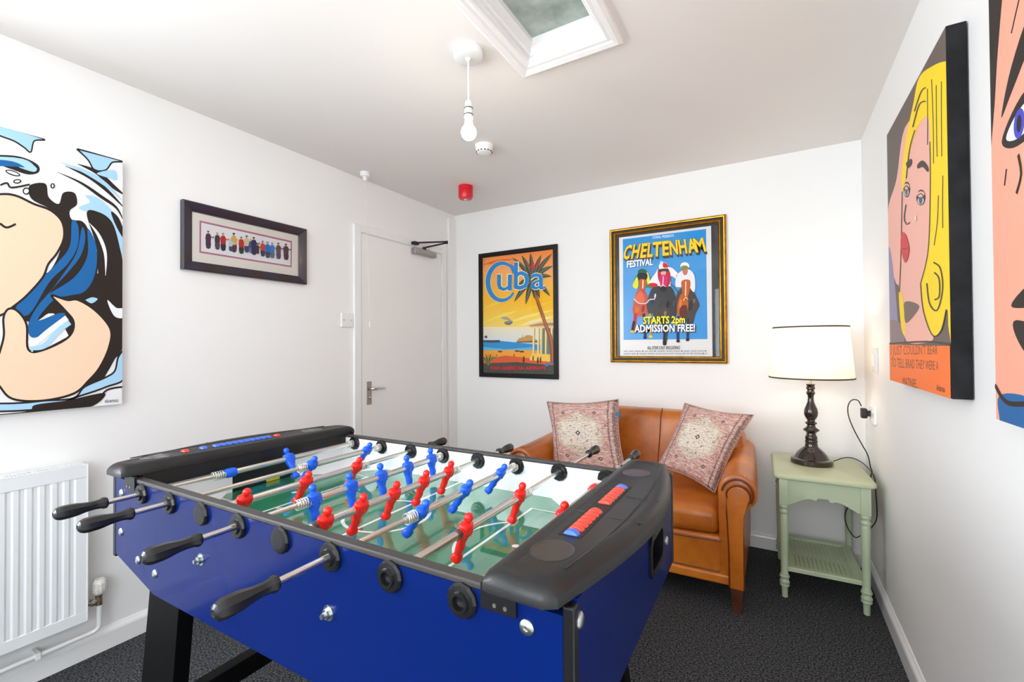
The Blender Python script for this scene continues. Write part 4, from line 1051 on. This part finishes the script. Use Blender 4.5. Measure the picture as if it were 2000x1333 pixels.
# horses: left bay, middle dark, right chestnut
P_([(268, 780), (290, 690), (318, 660), (350, 665), (385, 740), (395, 820), (370, 880), (300, 880), (262, 850)], (196, 72, 24)); P_([(280, 760), (300, 700), (330, 680), (350, 720), (352, 770)], (228, 96, 36))
P_([(395, 700), (430, 640), (480, 640), (420, 850), (400, 890), (372, 800)], (30, 34, 48))
P_([(420, 760), (440, 660), (500, 640), (568, 650), (604, 740), (612, 860), (560, 930), (470, 930), (424, 880)], (26, 22, 26)); P_([(440, 880), (470, 800), (520, 800), (560, 860), (540, 920), (460, 920)], (44, 34, 30))
P_([(612, 820), (600, 740), (640, 660), (720, 650), (770, 740), (790, 800), (760, 860), (730, 960), (690, 930), (640, 900)], (64, 48, 44)); P_([(612, 850), (622, 760), (650, 700), (690, 720), (700, 820), (670, 880), (630, 900)], (190, 92, 32)); P_([(630, 860), (650, 800), (690, 800), (690, 870), (660, 900)], (96, 40, 22))
for pts, c, w_ in (([(285, 860), (280, 920), (266, 1000)], (200, 40, 34), 26), ([(275, 920), (262, 990), (255, 1010)], (44, 30, 30), 20), ([(350, 860), (362, 960), (362, 1050)], (34, 42, 84), 22), ([(400, 860), (404, 960), (406, 1050)], (204, 160, 36), 18), ([(500, 900), (520, 1000), (516, 1100)], (26, 22, 26), 30), ([(540, 920), (530, 1040), (528, 1080)], (66, 60, 34), 16), ([(626, 880), (620, 980), (622, 1085)], (28, 40, 84), 22), ([(706, 900), (700, 980), (697, 1068)], (40, 34, 50), 20), ([(730, 860), (718, 940)], (74, 58, 52), 24)):
    a.line(pts, w_, c, 5)
for x, y, c in ((260, 1004, (222, 206, 40)), (406, 1046, (230, 210, 50)), (362, 1052, (24, 34, 70)), (516, 1104, (14, 14, 16)), (622, 1082, (20, 24, 34)), (697, 1072, (20, 20, 28))): a.ell(x, y, 15, 11, c)
for x, y, w_, c in ((338, 640, 13, (150, 60, 24)), (505, 690, 17, (30, 26, 30)), (682, 650, 15, (160, 76, 30))):   # ears, eyes, bridles
    a.poly([(x-w_, y-34), (x-w_*.5, y-58), (x-w_*.1, y-34)], c, 0); a.poly([(x+w_, y-34), (x+w_*.5, y-58), (x+w_*.1, y-34)], c, 0)
for x, y, rx, ry, c in ((300, 830, 16, 26, (232, 112, 50)), (345, 820, 12, 30, (160, 50, 18)), (480, 800, 14, 34, (60, 48, 46)), (540, 790, 12, 30, (14, 12, 16)), (520, 860, 10, 22, (150, 110, 60)), (455, 870, 9, 20, (90, 60, 40)), (640, 780, 10, 34, (226, 128, 48)), (720, 800, 16, 40, (48, 38, 38)), (748, 760, 10, 18, (120, 90, 80)), (590, 780, 8, 30, (60, 70, 90)), (415, 760, 8, 30, (30, 50, 110)), (440, 720, 7, 20, (220, 220, 226))): a.ell(x, y, rx, ry, c, rot=.15)
# jockey silks
P_([(262, 640), (288, 560), (330, 520), (385, 540), (410, 600), (420, 660), (380, 650), (300, 656)], (40, 140, 84)); P_([(262, 640), (280, 590), (300, 570), (306, 640), (290, 662)], (232, 226, 60)); P_([(366, 530), (388, 548), (398, 620), (380, 626)], (232, 226, 60))
a.ell(338, 528, 36, 26, (24, 96, 70)); P_([(304, 540), (374, 540), (370, 590), (312, 592)], (30, 34, 40)); P_([(316, 590), (364, 590), (362, 650), (340, 690), (318, 650)], (206, 84, 30)); a.line([(344, 592), (342, 660)], 9, (240, 226, 206), 0)
P_([(388, 620), (440, 540), (470, 500), (560, 490), (620, 540), (650, 570), (620, 590), (560, 560), (560, 640), (470, 640), (430, 634)], (240, 236, 236)); P_([(460, 520), (480, 500), (548, 510), (562, 600), (530, 650), (470, 600)], (190, 20, 64))
P_([(388, 622), (430, 615), (462, 630), (440, 648), (392, 642)], (206, 26, 40)); a.ell(626, 568, 22, 24, (204, 24, 36))
a.ell(506, 486, 38, 34, (240, 236, 236)); P_([(502, 456), (530, 462), (544, 490), (504, 492)], (214, 24, 40)); P_([(472, 506), (540, 500), (540, 524), (474, 528)], (66, 56, 50)); P_([(484, 528), (526, 524), (516, 556), (494, 556)], (222, 176, 150))
P_([(476, 560), (536, 560), (524, 640), (500, 660), (482, 640)], (206, 40, 110)); a.line([(504, 562), (500, 628), (482, 650)], 6, (244, 220, 230), 3); a.line([(500, 628), (522, 648)], 6, (244, 220, 230), 0); a.ell(504, 664, 28, 22, (24, 20, 22))
P_([(600, 640), (610, 560), (650, 520), (710, 510), (750, 560), (756, 660), (740, 690), (700, 640), (640, 650)], (228, 232, 240)); a.ell(674, 482, 36, 32, (238, 238, 240)); a.ell(672, 496, 32, 20, (132, 140, 60)); P_([(656, 514), (698, 512), (690, 548), (668, 552)], (206, 110, 90))
P_([(650, 600), (716, 596), (712, 680), (690, 740), (664, 720), (652, 670)], (190, 90, 34)); a.line([(682, 604), (680, 720)], 10, (240, 200, 150), 0); a.line([(664, 760), (682, 730), (700, 750)], 6, (230, 214, 110), 3)
a.line([(276, 742), (310, 776), (370, 778), (396, 750), (440, 745)], 7, (240, 232, 224), 5); a.line([(560, 620), (590, 650), (620, 690)], 8, (60, 90, 120), 4)
a.text('STARTS 2pm', 352, 948, 56, (24, 28, 40), 330, bold=.045, ang=(1, -.02)); a.text('STARTS 2pm', 347, 943, 56, (250, 240, 40), 330, bold=.03, ang=(1, -.02))
a.text('ADMISSION FREE!', 284, 1013, 56, (20, 24, 36), 478, bold=.045, ang=(1, -.01)); a.text('ADMISSION FREE!', 278, 1008, 56, (250, 250, 250), 478, bold=.03, ang=(1, -.01))
a.text('ALL STAR CAST INCLUDING', 380, 1146, 26, (58, 60, 66), 256, bold=.01)
rnd = random.Random(3)
for yy in (1160, 1180):                       # two lines too small to read: grey word marks and bullet dots
    x = 195
    while x < 850:
        w_ = rnd.uniform(24, 60); a.poly([(x, yy-4), (min(x+w_, 852), yy-4), (min(x+w_, 852), yy+4), (x, yy+4)], (176, 178, 184)); x += w_ + 9
        if rnd.random() < .45: a.ell(x + 6, yy, 5, 5, (70, 72, 78)); x += 22
a.build('print', paint_mat('printed paper', .45), P2)
obj('glass', box(B(), -w/2+.0455, w/2-.0455, -.0135, -.0115, -h/2+.0455, h/2-.0455), glass_mat(), P2)

# --- long frame with the row of figures
P3 = thing('framed_print', 'long dark framed print of a row of tiny dancing people on white', 'picture', (0, (-2.125-1.474)/2, 1.788), PI/2)
w, h = .652, .330
fw_ = mat('mottled walnut frame', (46, 27, 22), .3, coat=.2, vary=(7, (42, 32, 58), .16)); 
b = B(); frame_ring(b, w, h, [(0, 0), (0, .026), (.004, .030), (.030, .020), (.044, .014), (.046, .006)]); obj('frame', b, fw_, P3)
iw, ih = w-.092, h-.092
a = Art([(270, 255), (1722, 548), (1710, 1122), (262, 945)], (-iw/2-.001, iw/2+.001, -ih/2-.001, ih/2+.001), .007)
a.poly([(0, 0), (2000, 0), (2000, 1400), (0, 1400)], (242, 240, 232))
q = [(376, 376), (1636, 626), (1624, 1000), (368, 826)]; a.poly(q, (206, 120, 150)); q = [(390, 396), (1624, 640), (1612, 982), (384, 812)]; a.poly(q, (110, 70, 110)); q = [(396, 404), (1618, 646), (1608, 976), (390, 806)]; a.poly(q, (246, 247, 250))
for x, y0, y1, top, bot, hat in ((490, 520, 760, (74, 36, 70), (74, 36, 70), (150, 50, 60)), (612, 540, 770, (66, 52, 60), (90, 60, 90), (214, 170, 120)), (690, 545, 785, (206, 20, 44), (40, 26, 44), (170, 150, 140)), (835, 540, 800, (232, 186, 96), (90, 30, 66), (50, 40, 56)), (790, 620, 790, (196, 222, 236), (60, 74, 110), (230, 226, 220)), (935, 590, 820, (212, 34, 34), (24, 50, 40), (140, 110, 96)), (1008, 570, 800, (224, 212, 170), (66, 60, 90), (56, 46, 50)), (1065, 620, 810, (40, 90, 170), (110, 120, 180), (222, 170, 130)), (1105, 590, 830, (34, 40, 96), (40, 40, 90), (40, 30, 40)), (1155, 680, 820, (84, 24, 44), (84, 24, 44), (60, 40, 40)), (1225, 640, 850, (218, 70, 60), (56, 56, 90), (110, 80, 70)), (1292, 650, 870, (20, 120, 214), (60, 70, 110), (90, 110, 140)), (1355, 660, 870, (50, 130, 214), (96, 100, 130), (120, 140, 170)), (1440, 660, 880, (110, 70, 70), (90, 60, 110), (44, 30, 40)), (1545, 670, 890, (96, 66, 66), (90, 44, 70), (70, 44, 50))):
    hh = y1 - y0; wq = hh*.13
    a.poly([(x-wq, y0+hh*.55), (x+wq, y0+hh*.55), (x+wq*.9, y1), (x-wq*.9, y1-4)], bot, 2); a.poly([(x-wq*.9, y0+hh*.18), (x+wq*.9, y0+hh*.18), (x+wq*1.1, y0+hh*.6), (x-wq*1.1, y0+hh*.6)], top, 2)
    a.line([(x+wq*.6, y0+hh*.25), (x+wq*2, y0+hh*.4), (x+wq*2.4, y0+hh*.3)], 12, top, 3); a.ell(x, y0+hh*.09, hh*.05, hh*.07, (214, 168, 140)); a.ell(x, y0+hh*.03, hh*.07, hh*.045, hat)
a.build('print', paint_mat('printed paper', .45), P3)
obj('glass', box(B(), -iw/2-.001, iw/2+.001, -.0135, -.0115, -ih/2-.001, ih/2+.001), glass_mat(), P3)

# --- big wave painting over the radiator (plain stand-in of the same colours)
P4 = thing('wave_painting', 'large blue, black and peach canvas of swirling waves above the radiator', 'painting', (0, -2.755, 1.5325), PI/2)
w, h = .80, 1.036; dC = .034
obj('canvas', box(B(), -w/2, w/2, -dC, -.001, -h/2, h/2, .002), mat('canvas edge', (216, 216, 214), .7), P4)
a = Art([(0, 28), (547, 172), (550, 1268), (0, 1312)], (w/2-.352, w/2-.0005, -h/2+.0005, h/2-.0005), dC + .0001); a.full = (-w/2+.0005, w/2-.0005, -h/2+.0005, h/2-.0005)
K, DB, LB, WT, PE = (40, 32, 28), (24, 98, 160), (166, 208, 236), (232, 233, 236), (246, 208, 178)
a.poly([(-1500, -600), (900, -600), (900, 1800), (-1500, 1800)], WT)
P_ = lambda pts, c, s=5: a.poly(pts, c, s)
def outl(pts, c, w_=9, closed=True): P_(pts, c); a.line(pts + ([pts[0]] if closed else []), w_, K)
outl([(-20, 20), (60, 40), (195, 82), (150, 90), (135, 140), (105, 120), (60, 92), (-20, 60)], LB, 7)
outl([(340, 122), (540, 172), (500, 180), (470, 215), (420, 215), (390, 170)], LB, 7)
P_([(-300, 160), (-20, 155), (90, 162), (165, 195), (170, 230), (120, 240), (40, 215), (-60, 190), (-300, 215)], K); P_([(-300, 170), (60, 165), (155, 205), (150, 228), (90, 212), (20, 188), (-300, 190)], LB); P_([(-280, 180), (20, 178), (110, 210), (60, 206), (-280, 200)], DB)
for pts, w_ in (([(345, 190), (430, 225), (500, 285), (560, 330)], 22), ([(290, 200), (400, 250), (480, 310), (560, 390)], 17), ([(255, 228), (360, 275), (450, 335), (520, 385), (555, 450)], 14)): a.line(pts, w_, K, 6, True)
a.line([(270, 185), (380, 225), (470, 280), (545, 350)], 20, LB, 6, True); P_([(380, 330), (450, 350), (550, 470), (560, 640), (520, 520), (460, 430), (350, 390), (400, 360)], LB); P_([(430, 230), (510, 215), (520, 260), (480, 250)], LB)
# black swell sweeping round the right
P_([(385, 410), (440, 405), (500, 450), (535, 560), (552, 680), (552, 1020), (520, 1060), (480, 1130), (440, 1180), (380, 1180), (470, 1060), (500, 960), (460, 860), (440, 700), (430, 560)], K)
P_([(495, 402), (530, 430), (556, 500), (550, 520), (515, 460)], K)
P_([(130, 290), (200, 280), (215, 340), (260, 370), (280, 320), (330, 320), (342, 370), (310, 400), (320, 440), (380, 460), (440, 620), (400, 760), (330, 800), (250, 830), (150, 900), (60, 850), (100, 800), (200, 700), (260, 600), (280, 480), (230, 400), (140, 350)], K)
P_([(120, 740), (330, 640), (470, 720), (530, 960), (440, 1180), (330, 1000), (240, 860), (130, 900)], K)
P_([(320, 445), (348, 470), (345, 560), (300, 640), (220, 720), (130, 865), (70, 840), (160, 730), (250, 640), (310, 560)], DB); P_([(365, 475), (380, 520), (360, 600), (300, 680), (200, 790), (150, 870), (270, 700), (340, 590)], DB); P_([(390, 480), (430, 560), (425, 680), (380, 760), (310, 780), (240, 800), (170, 890), (260, 860), (290, 870), (200, 950), (140, 965), (130, 900), (200, 790), (330, 700), (390, 600)], DB)
a.line([(398, 455), (440, 510), (470, 590), (472, 690)], 16, WT, 6, True)
# peach rounded shapes
outl([(-320, 420), (-120, 350), (0, 330), (70, 336), (150, 372), (225, 400), (275, 450), (284, 520), (255, 588), (215, 640), (190, 700), (120, 780), (60, 830), (0, 870), (-150, 900), (-320, 860)], PE, 10)
outl([(0, 1040), (20, 960), (18, 880), (40, 840), (80, 850), (120, 910), (128, 1020), (190, 1025), (305, 968), (330, 900), (285, 840), (230, 780), (300, 800), (350, 800), (430, 850), (495, 930), (490, 1010), (450, 1100), (400, 1160), (330, 1220), (190, 1250), (60, 1240), (0, 1180), (-60, 1100)], PE, 10)
a.line([(130, 1000), (160, 990), (220, 940), (300, 880)], 26, WT, 5); a.line([(140, 1020), (200, 1005), (260, 940), (312, 900)], 24, LB, 5); a.line([(150, 1028), (200, 1022), (305, 968)], 8, K, 5)
a.line([(0, 460), (30, 478), (70, 462)], 10, K, 5)
P_([(480, 800), (520, 835), (552, 840), (552, 880), (510, 870)], WT); outl([(375, 800), (410, 785), (440, 795), (410, 818)], LB, 6)
outl([(556, 1020), (530, 1060), (515, 1120), (470, 1150), (380, 1190), (330, 1240), (200, 1250), (60, 1260), (-300, 1260), (-300, 1290), (150, 1290), (360, 1230), (480, 1190), (560, 1150)], LB, 8)
P_([(-300, 1325), (100, 1300), (160, 1268), (300, 1250), (470, 1218), (420, 1275), (300, 1290), (0, 1320)], K); a.line([(440, 1255), (480, 1205), (560, 1190)], 8, K, 5)
for x, y, rx, ry, rt in ((55, 235, 34, 11, .3), (75, 272, 18, 10, -.1), (115, 315, 16, 16, .9), (232, 290, 10, 12, 0)): a.ell(x, y, rx, ry, K, rot=rt); a.ell(x, y, rx-6, ry-5, WT, rot=rt)
a.line([(0, 290), (30, 280), (50, 300), (130, 285)], 8, K, 5)
a.text('ADAMAS', 470, 1262, 13, K, 62, ang=(1, -.04))
# the part beyond the picture edge
for k in range(5): a.line([(-700, 150 + 60*k), (-500, 120 + 60*k), (-330, 170 + 60*k), (-200, 130 + 55*k)], 26, (DB, K, LB)[k % 3], 6, True)
P_([(-700, 900), (-400, 860), (-100, 920), (-40, 1100), (-100, 1240), (-700, 1280)], DB); P_([(-700, 980), (-420, 930), (-120, 1000), (-90, 1120), (-700, 1150)], LB)
a.build('painted_face', paint_mat('acrylic paint', .55), P4)

# --- comic canvas with the blonde hair
yc, zc_ = (-.905-1.612)/2, 1.588
P5 = thing('comic_painting', 'deep canvas of a blonde comic woman above an orange caption band', 'painting', (W, yc, zc_), -PI/2)
w, h, dC = .707, .965, .043
cb = mat('black painted canvas edge', (14, 14, 15), .7, vary=(18, (36, 36, 38), .3), spec=.2, bump=(300, .3))
obj('canvas', box(B(), -w/2, w/2, -dC, -.003, -h/2, h/2, .003), cb, P5)
a = Art([(80, 420), (262, 78), (268, 1212), (95, 1148)], (-w/2+.001, w/2-.001, -h/2+.001, h/2-.001), dC + .0001)
GR, YE, PK, OR, LI = (104, 92, 84), (250, 214, 20), (242, 182, 166), (250, 120, 50), (70, 62, 58)
a.poly([(0, 0), (400, 0), (400, 1300), (0, 1300)], GR)
P_([(85, 660), (110, 560), (135, 400), (200, 360), (215, 480), (210, 700), (190, 940), (130, 960), (110, 800)], PK); P_([(84, 670), (120, 560), (130, 760), (115, 880), (88, 780)], PK)
P_([(86, 780), (100, 820), (118, 1050), (90, 1050)], (150, 142, 170)); P_([(92, 980), (130, 1000), (130, 1050), (92, 1050)], (140, 120, 128))
P_([(135, 940), (185, 920), (200, 1000), (215, 1045), (140, 1042)], PK); P_([(135, 930), (178, 945), (150, 985), (136, 985)], (120, 100, 88))
P_([(128, 600), (126, 540), (140, 430), (160, 330), (180, 240), (225, 205), (262, 195), (280, 205), (280, 1040), (262, 1020), (258, 960), (240, 1020), (215, 1030), (190, 960), (182, 880), (205, 780), (212, 600), (212, 450), (205, 370), (175, 400), (150, 480), (138, 560)], YE)
P_([(118, 900), (130, 920), (136, 1020), (125, 1000)], YE)
for pts, w_ in (([(205, 280), (205, 380), (204, 460)], 2.6), ([(218, 250), (222, 400), (222, 520)], 2.6), ([(232, 270), (232, 400), (233, 500)], 2.6), ([(248, 260), (247, 380), (247, 500)], 2.6), ([(236, 620), (232, 700), (222, 770)], 2.6), ([(250, 560), (248, 650), (248, 720)], 2.6), ([(165, 350), (185, 290), (200, 275)], 4), ([(160, 400), (180, 330), (200, 320)], 4), ([(140, 560), (150, 470), (166, 410)], 3), ([(220, 820), (240, 840), (246, 900), (230, 960), (208, 940), (200, 880)], 4), ([(222, 850), (236, 870), (236, 920), (222, 930)], 4), ([(182, 880), (190, 960), (215, 1030), (240, 1020), (256, 960)], 3), ([(212, 450), (212, 600), (205, 780), (182, 880)], 2.4), ([(128, 600), (124, 800), (120, 900)], 2)): a.line(pts, w_, LI, 6)
P_([(174, 520), (190, 508), (206, 530), (205, 545), (190, 528), (176, 532)], LI); P_([(140, 512), (155, 500), (157, 516), (146, 528)], LI)
for x, rx in ((184, 13), (142, 9)): a.ell(x, 622 if x > 160 else 594, rx, 24, LI); a.ell(x, 632 if x > 160 else 603, rx*.7, 11, (222, 222, 222)); a.ell(x, 629 if x > 160 else 600, rx*.45, 13, (80, 100, 108)); a.ell(x, 612 if x > 160 else 585, rx*.9, 9, PK); a.line([(x-rx, 622 if x > 160 else 594), (x, 610 if x > 160 else 582), (x+rx, 624 if x > 160 else 596)], 3, LI, 4)
a.line([(140, 640), (135, 680), (142, 700), (152, 695)], 2.4, LI, 5); P_([(125, 770), (128, 725), (142, 738), (150, 780), (138, 815)], (214, 66, 74)); a.line([(128, 770), (138, 775), (148, 772)], 2, LI, 3); a.ell(169, 684, 2.5, 9, (236, 226, 226))
a.poly([(60, 1046), (300, 1046 + 22), (300, 1300), (60, 1300)], OR); a.line([(80, 1046), (200, 1048), (270, 1062)], 5, LI, 3)
a.text('I JUST COULDN\'T BEAR', 98, 1078, 26, (120, 74, 56), 134, ang=(1, .06)); a.text('TO TELL BRAD THEY WERE A', 98, 1112, 26, (120, 74, 56), 136, ang=(1, .14)); a.text('MATINEE...', 132, 1166, 24, (110, 64, 46), 44, ang=(1, .25)); a.text('Adamas', 228, 1186, 18, (60, 40, 36), 24, ang=(1, .3))
a.build('painted_face', paint_mat('acrylic paint', .55), P5)

# --- second comic canvas, nearer the viewer
P6 = thing('comic_painting', 'close-up comic face canvas with black hair and blue collar, nearest the viewer', 'painting', (W, -2.31, 1.575), -PI/2)
w, h, dC = .90, .97, .038
obj('canvas', box(B(), -w/2, w/2, -dC, -.003, -h/2, h/2, .003), cb, P6)
# drawing units: centimetres from the top left of the canvas
a = Art([(0, 0), (90, 0), (90, 97), (0, 97)], (-w/2+.001, w/2-.001, -h/2+.001, h/2-.001), dC + .0001)
PK2 = (244, 164, 140); a.poly([(0, 0), (90, 0), (90, 97), (0, 97)], PK2)
P_([(-2, -2), (92, -2), (92, 30), (84, 20), (70, 8), (40, 3), (14, 4), (8, 9), (4, 22), (1.5, 34), (-2, 42)], K); a.line([(10, 22), (14, 17), (19, 13)], .6, K)
P_([(5, 36), (10, 28), (20, 21), (34, 20), (34, 23), (20, 27), (10, 33)], K); P_([(56, 22), (70, 22), (82, 30), (80, 33), (68, 27), (56, 25)], K)
for x in (14, 58): a.poly([(x-9, 41), (x-4, 37), (x+3, 35.5), (x+10, 40), (x+4, 44), (x-4, 44)], K, 4); a.poly([(x-7, 41), (x-3, 38.4), (x+3, 37.6), (x+7, 40.5), (x+3, 42.6), (x-3, 42.8)], (236, 234, 232), 4); a.ell(x-1.5, 40.4, 2.2, 2.7, (70, 70, 190)); a.ell(x-1.5, 40.4, 1.0, 1.6, K)
a.line([(7, 47), (6, 50)], .5, K, 0); a.line([(12, 46), (13, 50), (11, 53)], .8, K, 3)
a.line([(22, 54), (15, 60), (17, 66), (24, 68)], .7, K, 5); a.line([(40, 44), (44, 58), (38, 64)], .6, K, 5)
P_([(8, 74), (18, 70), (30, 71), (52, 74), (40, 76), (20, 75)], K); P_([(9, 77), (20, 78), (40, 78), (50, 76), (40, 86), (22, 87), (12, 82)], K); P_([(14, 76), (24, 75.5), (40, 76.5), (30, 78.5), (18, 78)], (206, 40, 60))
P_([(2, 97), (2, 92), (14, 91), (30, 94), (60, 92), (92, 88), (92, 100), (2, 100)], (20, 96, 156)); a.line([(0, 90), (6, 93), (20, 92), (40, 95)], 1, K, 5)
a.build('painted_face', paint_mat('acrylic paint', .55), P6)
